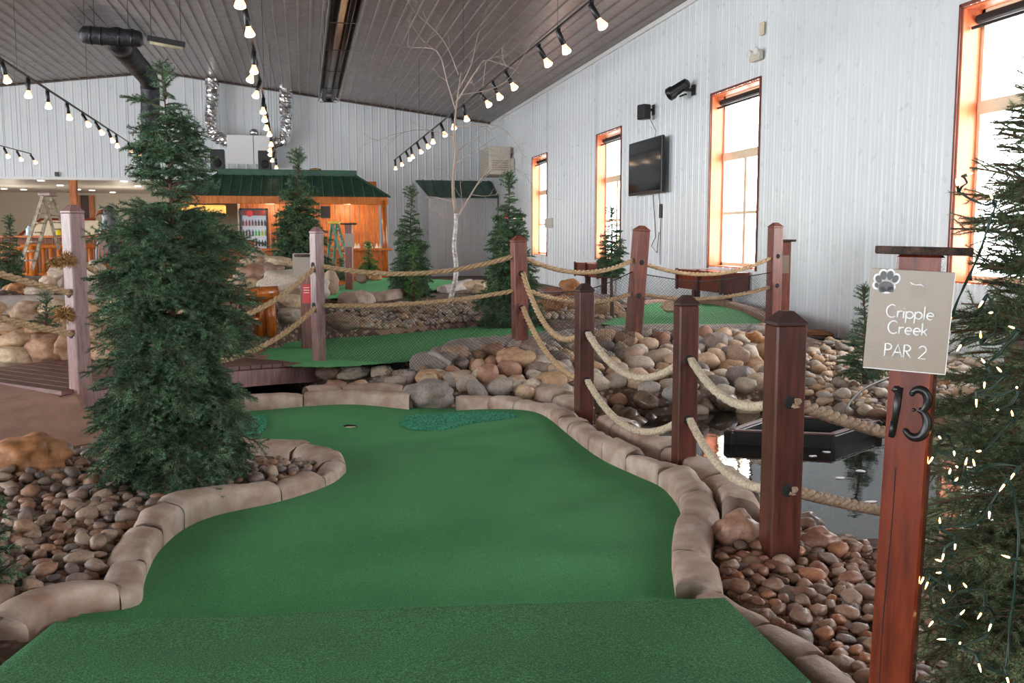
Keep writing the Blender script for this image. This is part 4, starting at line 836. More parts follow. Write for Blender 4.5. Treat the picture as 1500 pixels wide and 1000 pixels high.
def spruce(base, top, prof, nb, key, label, scale=1.0, el=(-.15, .45), name='spruce_tree', trunk=.035, clear=0.0, group=None, cone=True, seed=1, azr=None, up_fat=1.0, wexp=.8):
    rnd = random.Random(seed); base = np.array(base, float); top = np.array(top, float); H_ = np.linalg.norm(top-base); r = root(name, base, label, 'tree', group)
    mb = MB(); n = 8; bend = [base+(top-base)*t+np.array([.012*math.sin(t*7+seed), .012*math.cos(t*6), 0])*H_*.5 for t in np.linspace(-.06, 1, n+1)]; mb.tube(bend, [trunk*(1-t*.93) for t in np.linspace(0, 1, n+1)], 8)
    part('trunk', mb, M['twig'], r, True, world=True)
    pt = [p[0] for p in prof]; pr = [p[1] for p in prof]; k = 0; ga = 0
    wsum = np.interp(np.linspace(clear, .985, 200), pt, pr)**wexp+.08; cum = np.cumsum(wsum); cum /= cum[-1]
    for i in range(nb):
        t = clear+(.985-clear)*float(np.interp((i+.5)/nb, cum, np.linspace(0, 1, 200))); t += rnd.uniform(-.008, .008)
        rad = float(np.interp(t, pt, pr))*rnd.uniform(.72, 1.08); ga += 2.399+rnd.uniform(-.4, .4)
        if azr is not None and i % 3: ga2 = rnd.uniform(*azr)
        else: ga2 = ga
        rad = max(rad, .07)*(1 if i % 4 else .6); Lk = min(BR[key], key=lambda q: abs(q*scale-rad)); s = rad/Lk
        e = el[0]+(el[1]-el[0])*t+rnd.uniform(-.15, .15); p = base+(top-base)*t+np.array([.012*math.sin(t*7+seed), .012*math.cos(t*6), 0])*H_*.5
        o = link('branch', rnd.choice(BR[key][Lk]), r, tuple(Vector(p)-r.location)); o.rotation_euler = (rnd.uniform(-.6, .6), -e, ga2); sv = min(max(s, .6), 1.6*scale)
        sv *= up_fat if t > .68 else 1; o.scale = (s, sv, sv)
    for k in range(3):   # leader
        o = link('branch', BR[key][.14][0], r, tuple(Vector(top)-r.location-Vector((0, 0, .10*scale*(1-k*.2))))); o.rotation_euler = (k*2, -PI/2+.1*k, k*2.1); o.scale = (1.2*scale,)*3
    return r
bb = atd(262, 722, 5.35); bt = atd(241, 118, 5.35); pp = lambda y: (722-y)/(722-118)
spruce(bb, bt, [(0, .40), (pp(680), .50), (pp(600), .54), (pp(500), .47), (pp(400), .46), (pp(345), .47), (pp(312), .38), (pp(300), .16), (pp(285), .14), (pp(265), .26), (pp(235), .29), (pp(200), .25), (pp(175), .15), (pp(140), .07), (1, .04)], 298, 'big', 'tallest foreground spruce standing in the left pebble bed', el=(-.35, .35), trunk=.035, seed=3, up_fat=1.2)
o = spruce  # noqa
sb = root('spruce_tip', atd(236, 150, 5.35)) if False else None
tr_ = [o_ for o_ in COL.objects if o_.name == 'spruce_tree'][0]
for (px, py, ex, ey, L) in ((238, 158, 178, 136, .28), (240, 160, 285, 195, .28), (245, 190, 312, 218, .28)):
    p = atd(px, py, 5.35); q = atd(ex, ey, 5.3); d = Vector(q-p); o = link('branch', BR['big'][L][0], tr_, tuple(Vector(p)-tr_.location)); o.rotation_euler = d.to_track_quat('X', 'Z').to_euler(); s = d.length/L; o.scale = (s, .8, .8)
# near right spruce with lights
rb = atd(1580, 1320, 2.45); rt2 = atd(1545, 120, 2.45)
spruce(rb, rt2, [(0, .48), (.3, .46), (.45, .43), (.6, .36), (.72, .34), (.85, .26), (1, .08)], 300, 'grey', 'large spruce wound with lit string lights at the right edge', el=(-.3, .45), trunk=.03, seed=8, scale=1.0, azr=(PI*.6, PI*1.6), clear=.2, wexp=.4)
lb = atd(-62, 930, 3.7); lt = atd(-58, 640, 3.7)
spruce(lb, lt, [(0, .2), (.3, .24), (.6, .2), (1, .05)], 90, 'big', 'small spruce cut off by the left edge beside the pebble bed', seed=5)
def fs(bx, by, tx, ty, d, wpx, nb, label, key='far', clear=0, seed=1, trunk=.03, scale=1.3, prof=None, el=(-.3, .4)):
    b_ = atd(bx, by, d); t_ = atd(tx, ty, d); R_ = wpx/2*d/CF
    spruce(b_, t_, prof or [(0, R_*.9), (clear+.08, R_), (.4, R_*.72), (.7, R_*.45), (.9, R_*.2), (1, R_*.1)], nb, key, label, scale, el, clear=clear, seed=seed, trunk=trunk)
fs(437, 412, 437, 235, 19, 118, 190, 'tall spruce in front of the green roofed kiosk', seed=11, scale=2.2, trunk=.05)
fs(600, 446, 603, 286, 15.8, 84, 150, 'spruce left of the birch tree before the grey shed wall', seed=12, scale=1.5)
fs(745, 472, 746, 268, 13.4, 118, 200, 'spruce behind the reddish notched post near the room corner', seed=13, scale=1.5)
fs(896, 470, 896, 311, 13.8, 62, 90, 'small spruce with bare lower trunk in front of a window', seed=14, clear=.42, trunk=.035, scale=1.0, prof=[(0, .01), (.4, .24), (.5, .30), (.7, .2), (1, .03)])
fs(14, 430, 14, 326, 13.5, 66, 90, 'spruce on the left terrace by the stepladder', seed=15, scale=1.0)
fs(1268, 556, 1266, 432, 9.3, 96, 60, 'small open spruce on the pebble bank by the wall', seed=16, scale=1.1, key='big', el=(.1, .7))
fs(66, 480, 68, 440, 9.1, 70, 16, 'tiny spruce sapling on the left stone wall', seed=17, scale=.8, key='big', el=(.1, .8))
fs(606, 440, 606, 368, 13.9, 34, 40, 'light green sapling in front of the left middle spruce', key='light', seed=18, scale=.9)
fs(541, 404, 540, 362, 21, 44, 50, 'yellow-green bushy sapling before the kiosk counter', key='light', seed=19, scale=1.3)
fs(500, 408, 500, 386, 18, 40, 26, 'dark low spruce sprig behind the bridge end post', seed=20, scale=1.0)
# string lights
LP = [(1410, 258), (1404, 280), (1458, 300), (1397, 457), (1446, 432), (1458, 457), (1414, 497), (1437, 503), (1493, 483), (1446, 536), (1443, 552), (1472, 550), (1430, 573), (1490, 570), (1463, 599), (1485, 615), (1442, 660), (1397, 655), (1373, 636), (1372, 660), (1404, 686), (1389, 700), (1396, 708), (1412, 690), (1430, 690), (1492, 684), (1450, 740), (1377, 773), (1400, 790), (1385, 800), (1387, 824), (1384, 838), (1390, 850), (1363, 842), (1357, 835), (1372, 903), (1402, 905), (1385, 888), (1420, 865), (1442, 890), (1455, 905), (1405, 945), (1397, 936), (1430, 960), (1472, 980), (1490, 820), (1478, 700)]
sl = root('string_lights', atd(1440, 700, 2.2), 'string of small warm lights on green wire wound over the right spruce', 'string lights')
axis = lambda py: atd(1560, py, 2.45)
pts = []
for (px, py) in LP:
    rr0 = .37-.0003*(700-py) if py < 700 else .38
    cc = axis(py); dd = 2.45-math.sqrt(max(.0004, rr0**2-(min((1560-px)*2.3/CF, rr0*.98))**2)); dd = min(dd, 2.42); pts.append(atd(px, py, dd))
mb = MB(); wire = []
for i in range(len(pts)-1):
    a, b_ = pts[i], pts[i+1]; wire.append(a); m_ = (a+b_)/2+RNG.normal(0, .012, 3)+np.array([0, 0, -.15*np.linalg.norm(b_-a)]); wire.append(m_+(axis(700)-m_)*.06*np.array([1, 1, 0]))
wire.append(pts[-1]); cw = catmull(wire, .012); mb.tube(cw, .0022, 5); mb.tube([p+np.array([.003*math.sin(i*.6), .003*math.cos(i*.6), .003*math.sin(i*.6+1)]) for i, p in enumerate(cw)], .0018, 5)
part('wire', mb, M['wire'], sl, True, world=True)
for i, p in enumerate(pts):
    d = Vector((RNG.normal(-.5, .3), RNG.normal(-.4, .3), RNG.normal(-.2, .7))).normalized(); R = d.to_track_quat('Z', 'Y').to_matrix(); s_ = 1.0
    mb = MB(); mb.lathe(p, [(.002, -.004), (.0038, 0), (.0038, .016), (.0028, .018)], 8, R); part('bulb_socket', mb, M['wire'], sl, True, world=True)
    mb = MB(); mb.lathe(p, [(.0018, .018), (.0022, .022), (.0018, .030), (.0004, .037)], 8, R); part('mini_bulb', mb, M['mini'], sl, True, world=True)
# ------------------------------------------------------------------ birch
rnd = random.Random(4)
bd = 14.6; bpts = [(660, 446), (661, 434), (667, 410), (668, 385), (665, 360), (668, 322), (664, 285), (664, 262), (667, 225), (665, 195), (668, 160), (672, 130), (675, 106)]
bp = catmull([atd(a, b_, bd) for a, b_ in bpts], .08); br0 = root('birch_tree', bp[0], 'bare leafless birch with a white lower trunk beside the far green', 'tree')
nb_ = len(bp); k0 = int(nb_*.42); mb = MB(); mb.tube(bp[:k0+1], [.042-.016*i/k0 for i in range(k0+1)], 8); part('trunk', mb, plain('birch_bark', (226, 220, 214), .6, ns=12, c2=(120, 96, 84), scale=(1, 1, 3)), br0, True, world=True)
mb = MB(); m1 = nb_-k0; mb.tube(bp[k0:], [.026-.02*i/m1 for i in range(m1)], 7); part('upper_trunk', mb, M['twigb'] if 'twigb' in M else plain('birch_twig', (176, 152, 136), .7), br0, True, world=True)
M['twigb'] = plain('birch_twig_bark', (178, 158, 146), .7)
def twigs(mb, p, d, l, r, depth):
    n = 6; pts_ = [np.array(p)]; d = np.array(d, float)
    for i in range(n):
        d = d+np.array([rnd.gauss(0, .16), rnd.gauss(0, .16), rnd.gauss(-.01, .14)]); d /= np.linalg.norm(d); pts_.append(pts_[-1]+d*l/n)
        if depth > 0 and i > 0 and rnd.random() < .75:
            s = d+np.array([rnd.gauss(0, .6), rnd.gauss(0, .6), rnd.gauss(0, .5)]); s /= np.linalg.norm(s); twigs(mb, pts_[-1], s, l*rnd.uniform(.35, .6), r*.55, depth-1)
    mb.tube(pts_, [r*(1-.8*i/n) for i in range(n+1)], 4, cap=False)
BB = [((668, 322), [(690, 285), (708, 258), (738, 236)], .016), ((672, 318), [(678, 300), (676, 290)], .008), ((664, 296), [(645, 290), (630, 288)], .008), ((667, 225), [(685, 210), (720, 190)], .01), ((667, 160), [(655, 120), (640, 75), (600, 70)], .012), ((668, 150), [(700, 100), (712, 88), (745, 98)], .012), ((668, 185), [(730, 185), (760, 215)], .008), ((665, 200), [(620, 190), (585, 195)], .008), ((672, 130), [(690, 95), (700, 50)], .009), ((666, 240), [(690, 225), (720, 205)], .008), ((667, 330), [(650, 318), (628, 300)], .006), ((672, 110), [(650, 60), (610, 20)], .008), ((668, 140), [(740, 120), (790, 40)], .008), ((700, 270), [(740, 240), (780, 270)], .006)]
for (s_, tgt, r_) in BB:
    mb = MB(); P_ = [atd(*s_, bd)]
    for k, q in enumerate(tgt): P_.append(atd(q[0], q[1], bd+rnd.uniform(-.5, .5)*(k+1)*.5))
    C_ = catmull(P_, .12); mb.tube(C_, [r_*(1-.75*i/len(C_)) for i in range(len(C_))], 5, cap=False)
    for i in range(3, len(C_), 3):
        d = C_[i]-C_[i-1]; d = d/np.linalg.norm(d)+np.array([rnd.gauss(0, .6), rnd.gauss(0, .6), rnd.gauss(.1, .5)]); d /= np.linalg.norm(d); twigs(mb, C_[i], d, rnd.uniform(.25, .65), r_*.4, 1)
    twigs(mb, C_[-1], (C_[-1]-C_[-3])/np.linalg.norm(C_[-1]-C_[-3]), .5, r_*.35, 2)
    part('branch', mb, M['twigb'], br0, world=True)
# ------------------------------------------------------------------ number 13 sign post
sd = 2.3; pb = atd(1291, 1235, sd); pb[2] = -.05; ptp = atd(1350, 373, sd)
rs = -math.radians(42); S = root('hole_sign_post', pb, 'varnished red-brown sign post for hole 13 with taupe plate and slab cap', 'sign', rot=rs)
Hs = float(np.linalg.norm(ptp-pb)); S.rotation_mode = 'QUATERNION'; S.rotation_quaternion = Vector((0, 0, 1)).rotation_difference(Vector(ptp-pb)) @ Matrix.Rotation(rs, 3, 'Z').to_quaternion()
mb = MB(); mb.box((0, 0, Hs/2-.1), (.098, .098, Hs+.2), bev=.006); part('shaft', mb, M['post_gloss'], S)
mb = MB(); mb.tube([(-.022+.003*math.sin(z*9), -.0495, z) for z in np.linspace(.1, .95, 14)], .0012, 4); part('crack', mb, M['blackmat'], S)
mb = MB(); n = 40; prof = []
ring = [(.108*(1+.04*math.sin(3*a)+.03*math.sin(7*a+1)+random.uniform(-.015, .015))*math.cos(a), .118*(1+.05*math.sin(2*a+1)+random.uniform(-.02, .02))*math.sin(a)) for a in [2*PI*k/n for k in range(n)]]
vs = [(x*.97, y*.97, Hs-.0) for x, y in ring]+[(x, y, Hs+.003) for x, y in ring]+[(x, y, Hs+.017) for x, y in ring]+[(x*.985, y*.985, Hs+.019) for x, y in ring]
mb.add(vs, [(j*n+k, j*n+(k+1) % n, (j+1)*n+(k+1) % n, (j+1)*n+k) for j in range(3) for k in range(n)]+[tuple(range(n))[::-1]]); mb.mi = 1; mb.add([(x*.985, y*.985, Hs+.0192) for x, y in ring], [tuple(range(n))])
part('slab_cap', mb, [M['bark'], M['post_grey']], S, label='live-edge log slice with dark bark rim')
# plate in the local frame of the post: front is -Y
pw, ph_ = .182, .240
pzt = atd(1340, 396, sd-.06)[2]-pb[2]; pzc = pzt-ph_/2
PR = Matrix.Rotation(math.radians(10), 3, 'Z') @ Matrix.Rotation(math.radians(1.6), 3, 'Y'); PC = Vector((-.012, -.062, pzc))
def pl(x, z, y=0): return PC+PR@Vector((x, y, z))
mb = MB(); mb.box(PC, (pw, .006, ph_), PR, .001); plate = part('sign_plate', mb, M['sign'], S)
mb = MB()
for z in (-ph_/2+.001,): mb.tube([pl(-pw/2, z, -.004), pl(pw/2, z, -.004)], .0012, 5)
mb.tube([pl(pw/2, -ph_/2, -.003), pl(pw/2, ph_/2, -.003)], .0009, 5); o = part('plate_edge', mb, M['letter'], S); o.parent = plate
def arc(cx, cy, rx, ry, a0, a1, n=14): return [(cx+rx*math.cos(math.radians(a0+(a1-a0)*k/n)), cy+ry*math.sin(math.radians(a0+(a1-a0)*k/n))) for k in range(n+1)]
GL = {'C': (.80, [arc(.42, .5, .40, .5, 48, 312)]), 'r': (.42, [[(.05, .56), (.05, 0)], [(.05, .36)]+arc(.27, .34, .2, .2, 150, 60, 6)]), 'i': (.2, [[(.07, .55), (.07, 0)], [(.07, .76), (.07, .79)]]),
      'p': (.64, [[(.05, .56), (.05, -.36)], arc(.31, .28, .26, .27, 0, 360)]), 'l': (.22, [[(.08, 1.02), (.08, 0)]]), 'e': (.62, [[(.06, .29), (.53, .29)]+arc(.3, .28, .24, .27, 3, 310)]),
      'k': (.5, [[(.05, 1.0), (.05, 0)], [(.4, .54), (.06, .22)], [(.18, .32), (.44, 0)]]), 'P': (.62, [[(.06, 0), (.06, 1)]+arc(.24, .76, .28, .24, 90, -90)+[(.06, .52)]]),
      'A': (.78, [[(.02, 0), (.36, 1), (.7, 0)], [(.12, .36), (.6, .36)]]), 'R': (.68, [[(.06, 0), (.06, 1)]+arc(.24, .76, .28, .24, 90, -90)+[(.06, .52)], [(.2, .52), (.58, 0)]]),
      '2': (.62, [arc(.3, .72, .26, .28, 160, -35)+[(.04, .02), (.58, .02)]]), ' ': (.42, [])}
def write(txt, cx, z, h, rad, parent):
    w_ = sum(GL[c_][0] for c_ in txt)*h; x = cx-w_/2; mb = MB()
    for c_ in txt:
        for st in GL[c_][1]: mb.tube([pl(x+a*h, z+b_*h, -.0045) for a, b_ in st], rad, 6)
        x += GL[c_][0]*h
    part('lettering', mb, M['letter'], S, True).parent = parent
write('Cripple', .003, .006, .030, .0018, plate); write('Creek', .001, -.032, .030, .0018, plate); write('PAR 2', .0, -.087, .030, .0018, plate)
def disc(mb, cx, cz, rx, rz, y, rot=0, n=20, t=.0008):
    c_, s_ = math.cos(rot), math.sin(rot); P_ = [(cx+rx*math.cos(2*PI*k/n)*c_-rz*math.sin(2*PI*k/n)*s_, cz+rx*math.cos(2*PI*k/n)*s_+rz*math.sin(2*PI*k/n)*c_) for k in range(n)]
    mb.prism([pl(a, b_, y) for a, b_ in P_], PR@Vector((0, -t, 0)))
mb = MB(); disc(mb, .014, .078, .019, .019, -.0032, n=28); o = part('washer', mb, plain('clear_washer', (150, 136, 122), .4, var=.02), S); o.parent = plate
mb = MB(); mb.tube([pl(-.004, .092, -.0045), pl(.0, .088, -.005), pl(.008, .086, -.005), pl(.02, .087, -.005), pl(.026, .083, -.0045)], [.0008, .0022, .0012, .0022, .0008], 6); o = part('washer_highlight', mb, M['letter'], S); o.parent = plate  # white crescent painted on as the washer's highlight
paw = [(.0, -.010, .0165, .0125, 0), (-.018, .006, .0068, .0095, .5), (-.008, .016, .007, .0105, .15), (.0065, .017, .007, .0105, -.1), (.0185, .009, .0068, .0095, -.35), (-.0215, -.0085, .0045, .006, .3)]
mb = MB()
for q in paw: disc(mb, -.056+q[0], .088+q[1], q[2]+.0045, q[3]+.0045, -.0035, q[4])
disc(mb, -.056, .09, .02, .018, -.0035); part('paw_outline', mb, M['letter'], S).parent = plate
mb = MB()
for q in paw: disc(mb, -.056+q[0], .088+q[1], q[2], q[3], -.0052, q[4])
disc(mb, -.056-.008, .088-.018, .008, .007, -.0052); disc(mb, -.056+.010, .088-.0165, .008, .007, -.0052); part('paw_print', mb, M['black'], S, label='black paw print emblem').parent = plate
# digits
zb = atd(1330, 641, sd-.05)[2]-pb[2]; hd = atd(1330, 569, sd-.05)[2]-pb[2]-zb
def dg(x, z, y=-.0505): return (x, y, zb+z)
mb = MB(); mb.tube([dg(-.036, hd*.90), dg(-.031, hd*.95), dg(-.022, hd*.96)], [.006, .009, .008], 8); mb.tube([dg(-.0235, hd), dg(-.026, hd*.55), dg(-.031, 0)], [.0095, .0085, .006], 8); mb.tube([dg(-.031, hd*.3), dg(-.0345, -.004)], [.007, .007], 8)
part('digit', mb, M['black'], S, True, label='black numeral 1')
mb = MB(); th = []
a1 = arc(.022, hd*.77, .020, hd*.22, 150, -75, 14); a2 = arc(.018, hd*.30, .026, hd*.29, 80, -150, 16)
mb.tube([dg(a, b_) for a, b_ in a1], [.0065+.004*math.sin(PI*k/14) for k in range(15)], 8); mb.tube([dg(a, b_) for a, b_ in a2], [.0065+.005*math.sin(PI*k/16) for k in range(17)], 8)
for (x, z, r_) in ((.006, hd*.89, .0065), (-.004, hd*.13, .0065), (.012, hd*.57, .005)): mb.lathe(dg(x, z, -.051), [(.0001, -r_), (r_*.8, -r_*.6), (r_, 0), (r_*.8, r_*.6), (.0001, r_)], 10)
part('digit', mb, M['black'], S, True, label='black numeral 3')
# ------------------------------------------------------------------ floating planter frame on the pond
c0 = atz(1062, 641, -.13); fr_ = root('floating_planter', atz(1160, 640, -.13), 'black open rectangular frame planter standing in the pond', 'planter')
q0 = atz(1062, 650, -.13); q1 = atz(1222, 657, -.13); q2 = atz(1290, 634, -.13); q3 = atz(1132, 625, -.13); Q = [q0, q1, q2, q3]
for i in range(4):
    a, b_ = Q[i], Q[(i+1) % 4]; d = (b_-a)/np.linalg.norm(b_-a); nrm = np.array([-d[1], d[0], 0]); mb = MB(); L = np.linalg.norm(b_-a); c = (a+b_)/2+nrm*.03; mb.box((c[0], c[1], -.13+.025), (L+.02, .06, .15), Matrix.Rotation(math.atan2(d[1], d[0]), 3, 'Z'), .01); part('side_wall', mb, M['rubber'] if 'rubber' in M else M.setdefault('rubber', plain('black_rubber', (34, 33, 32), .5, ns=20, bs=.3)), fr_, world=True)
    mb = MB(); mb.box((c[0], c[1], -.025), (L-.02, .05, .014), Matrix.Rotation(math.atan2(d[1], d[0]), 3, 'Z'), .004); part('rim', mb, M['deck'], fr_, world=True)
for i, (px, py) in enumerate([(905, 632), (938, 640), (1012, 632), (1190, 668), (1230, 700), (1262, 690), (1240, 742), (1210, 662), (925, 628), (1275, 735), (1090, 628)]):
    mb = MB(); c = atz(px, py, -.13); n = 9; mb.prism([(c[0]+.035*math.cos(2*PI*k/n)*random.uniform(.6, 1.4), c[1]+.025*math.sin(2*PI*k/n)*random.uniform(.6, 1.4), -.1285) for k in range(n)], (0, 0, .002))
    thing('floating_leaf', mb, M['letter'], 'tiny pale fleck floating on the dark pond', 'debris', tuple(c), 'pale flecks floating on the pond')
mb = MB(); P_ = [atd(1238, 604, 8.1), atd(1243, 592, 8.2), atd(1262, 572, 8.4), atd(1290, 558, 8.6), atd(1318, 548, 8.8)]; mb.tube(catmull(P_, .05), .012, 8); thing('hose', mb, plain('grey_hose', (120, 112, 104), .5), 'grey flexible hose arching over the pebble bank by the number post', 'hose', tuple(P_[0]), smooth=True)
for a, lb_ in (([(1172, 483), (1215, 497), (1262, 508)], 'black pipe at the foot of the right wall'), ([(1172, 497), (1215, 500), (1245, 504)], 'second black pipe lying in front of the wall foot pipe')):
    P_ = [hit(*q)+np.array([0, 0, .03]) for q in a]; mb = MB(); mb.tube(catmull(P_, .1), .022, 8); thing('pipe', mb, M['blackmat'], lb_, 'pipe', tuple(P_[0]), smooth=True)
# ------------------------------------------------------------------ wall items, right
XI = XR-.03
def wbox(mb, px0, py0, px1, py1, th, off=0, bev=.01):
    a = atx(px0, py0, XI-off-th); b_ = atx(px1, py1, XI-off-th); y0, y1 = sorted((a[1], b_[1])); z0, z1 = sorted((a[2], b_[2])); mb.box((XI-off-th/2, (y0+y1)/2, (z0+z1)/2), (th, y1-y0, z1-z0), bev=bev); return (XI-off-th/2, (y0+y1)/2, (z0+z1)/2), (y1-y0, z1-z0)
tvc = (XI-.16, 20.15, 3.02); tvr = root('television', tvc, 'black flat television hung on the right wall between two windows', 'television')
mb = MB(); mb.box(tvc, (.07, 2.08, 1.18), bev=.012); part('casing', mb, M['black'], tvr, world=True)
mb = MB(); mb.box((tvc[0]-.037, tvc[1], tvc[2]+.01), (.006, 1.98, 1.08)); part('screen', mb, M['screen'], tvr, world=True)
mb = MB(); mb.box((XI-.06, 20.1, 3.0), (.12, .5, .4), bev=.01); part('wall_bracket', mb, M['black'], tvr, world=True)
mb = MB(); mb.tube([(XI, 20.1, 2.42), (XI, 20.0, 2.0), (XI, 19.9, 1.5), (XI-.02, 20.1, 1.3), (XI, 19.8, 1.15), (XI, 19.7, 1.6)], .008, 5); mb.tube([(XI, 19.75, 2.42), (XI, 19.6, 2.0), (XI, 19.62, 1.2), (XI, 19.6, .9)], .008, 5); part('cable', mb, M['blackmat'], tvr, True, world=True)
sp = root('wall_speaker', (XI, 20.1, 4.2), 'small black loudspeaker on the right wall above the television', 'speaker')
mb = MB(); mb.box((XI-.22, 20.15, 4.2), (.2, .26, .32), Matrix.Rotation(.3, 3, 'Z'), .02); part('cabinet', mb, M['black'], sp, world=True)
mb = MB(); mb.box((XI-.08, 20.15, 4.25), (.16, .05, .05)); mb.box((XI-.01, 20.15, 4.25), (.02, .12, .22)); part('bracket', mb, M['black'], sp, world=True)
mb = MB(); mb.tube([(XI-.1, 20.1, 4.05), (XI, 20.0, 3.8), (XI, 20.05, 3.6)], .006, 4); part('cable', mb, M['blackmat'], sp, world=True)
pj = root('wall_spotlight', (XI, 18.0, 4.35), 'black cylindrical theatre spotlight on the right wall beside the tall window', 'lamp')
mb = MB(); d = Vector((-.42, .55, -.32)); R = d.to_track_quat('Z', 'Y').to_matrix(); mb.lathe((XI-.22, 18.05, 4.42), [(.05, -.18), (.10, -.14), (.11, .18), (.13, .2), (.13, .3), (.10, .3), (.09, .25)], 16, R); part('housing', mb, M['black'], pj, True, world=True)
mb = MB(); mb.box((XI-.1, 17.95, 4.35), (.2, .05, .06)); mb.box((XI-.01, 17.95, 4.35), (.02, .14, .2)); mb.box((XI-.2, 18.0, 4.25), (.04, .3, .03)); part('yoke', mb, M['black'], pj, world=True)
em = root('emergency_light', (XI, 15.2, 4.52), 'white twin head emergency light on the right wall', 'lamp')
mb = MB(); mb.box((XI-.05, 15.2, 4.5), (.1, .36, .16), bev=.02); part('casing', mb, M['beige'], em, world=True)
for dy in (-.12, .12): mb = MB(); mb.lathe((XI-.1, 15.2+dy, 4.56), [(.03, .06), (.06, 0), (.062, -.03), (.05, -.035)], 14, Matrix.Rotation(PI/2, 3, 'Y')); part('lamp_head', mb, M['white'], em, True, world=True)
mb = MB(); wbox(mb, 1112, 34, 1118, 50, .03); thing('wall_bracket', mb, M['cream'], 'small cream bracket high on the right wall above the emergency light', 'bracket', (XI, 15.1, 5))
ac = root('air_conditioner', (XI, 36.2, 4.3), 'boxy beige air conditioner hanging in the far right corner', 'air conditioner')
c = atx(740, 240, XI-.35); acw = 2.2
mb = MB(); mb.box((XI-.5, 35.4, 4.28), (.8, 1.9, 1.0), bev=.03); part('cabinet', mb, M['beige'], ac, world=True)
mb = MB(); [mb.box((XI-.905, 35.4, 3.98+.09*k), (.02, 1.7, .05)) for k in range(4)]; part('front_grille', mb, M['cream'], ac, world=True)
mb = MB(); [mb.box((XI-.5, 34.44, 3.95+.08*k), (.6, .02, .04)) for k in range(5)]; part('side_grille', mb, plain('grey_grille', (170, 160, 150), .5), ac, world=True)
mb = MB(); mb.box((XI-.06, 35.4, 4.1), (.12, 2.2, .5)); part('bracket', mb, M['beige'], ac, world=True)
def planter(y0, y1, z0, z1, label, leg=True):
    r = root('wooden_bench_box', (XI-.3, (y0+y1)/2, z0-.4), label, 'planter'); mb = MB(); mb.box((XI-.27, (y0+y1)/2, (z0+z1)/2), (.5, y1-y0, z1-z0), bev=.01); part('box', mb, M['post_gloss'], r, world=True)
    for y in (y0, (y0+y1)/2, y1): mb = MB(); mb.box((XI-.54, y, (z0+z1)/2), (.04, .07, z1-z0+.04)); part('batten', mb, M['post'], r, world=True)
    for y in (y0+.3, y1-.3): mb = MB(); mb.box((XI-.27, y, z0-.25), (.12, .12, .55)); part('leg', mb, M['post'], r, world=True)
planter(15.3, 17.3, .52, .88, 'dark red wooden box below the tall window right of the television'); planter(22.4, 24.4, .5, .84, 'dark red wooden box below the window behind the small bare trunk spruce')
mb = MB(); mb.box((XI, 29.3, 1.95), (.04, .9, .3), bev=.01); thing('switch_plate', mb, M['beige'], 'beige switch panel right of the farthest window', 'switch', (XI, 29.3, 1.95))
mb = MB(); mb.box((XI, 19.62, 2.05), (.04, .12, .3), bev=.01); thing('outlet_box', mb, M['black'], 'small dark outlet box below the television', 'outlet', (XI, 19.6, 2.05))
nsn = root('poster_strip', (XI-.3, 33, 2.2), 'narrow dark multicoloured screen behind the corner spruce', 'screen')
mb = MB(); a = aty(738, 312, 33.0); b_ = aty(776, 323, 33.0); mb.box((a+b_)/2, (b_[0]-a[0], .06, a[2]-b_[2])); part('casing', mb, M['black'], nsn, world=True)
for k, cc in enumerate(((200, 50, 70), (60, 170, 190), (230, 220, 230), (70, 150, 70), (220, 70, 60), (200, 90, 160))):
    mb = MB(); x = a[0]+(b_[0]-a[0])*(k+.5)/6; mb.box((x, 32.96, (a[2]+b_[2])/2), (.12, .01, .14)); part('coloured_panel', mb, emis('screen_colour', cc, .9), nsn, world=True)
# lean-to with green roof on back wall
ln = root('green_awning', (6, YB, 3.1), 'green metal lean-to roof over a white panelled alcove on the back wall', 'awning')
mb = MB(); x0, x1 = 4.45, XR-.05; yo = YB-1.6; zt, ze = 3.80, 3.10
mb.add([(x0, YB-.03, zt), (x1, YB-.03, zt), (x1, yo, ze), (x0+.35, yo, ze), (x0, YB-.03, zt-.06), (x1, YB-.03, zt-.06), (x1, yo, ze-.06), (x0+.35, yo, ze-.06)], [(0, 3, 2, 1), (4, 5, 6, 7), (3, 7, 6, 2), (0, 4, 7, 3)]); part('roof', mb, M['greenroof'], ln, world=True)
for k in range(8): x = x0+.3+(x1-x0-.4)*k/7; mb = MB(); mb.tube([(x-.25*(1-k/7)*0, YB-.05, zt+.02), (x+.05, yo, ze+.02)], .02, 4); part('roof_rib', mb, M['greenroof'], ln, world=True)
mb = MB(); sheet(mb, ribs(x0+.35, x1), -.1, ze-.03, lambda t, h, z: (t, yo+.15-h, z)); part('front_panel', mb, M['wall'], ln, world=True)
mb = MB(); mb.add([(x0+.35, yo+.15, -.1), (x0+.35, YB-.03, -.1), (x0+.02, YB-.03, zt-.05), (x0+.35, yo+.15, ze)], [(0, 1, 2, 3)]); part('end_panel', mb, M['wall'], ln, world=True)
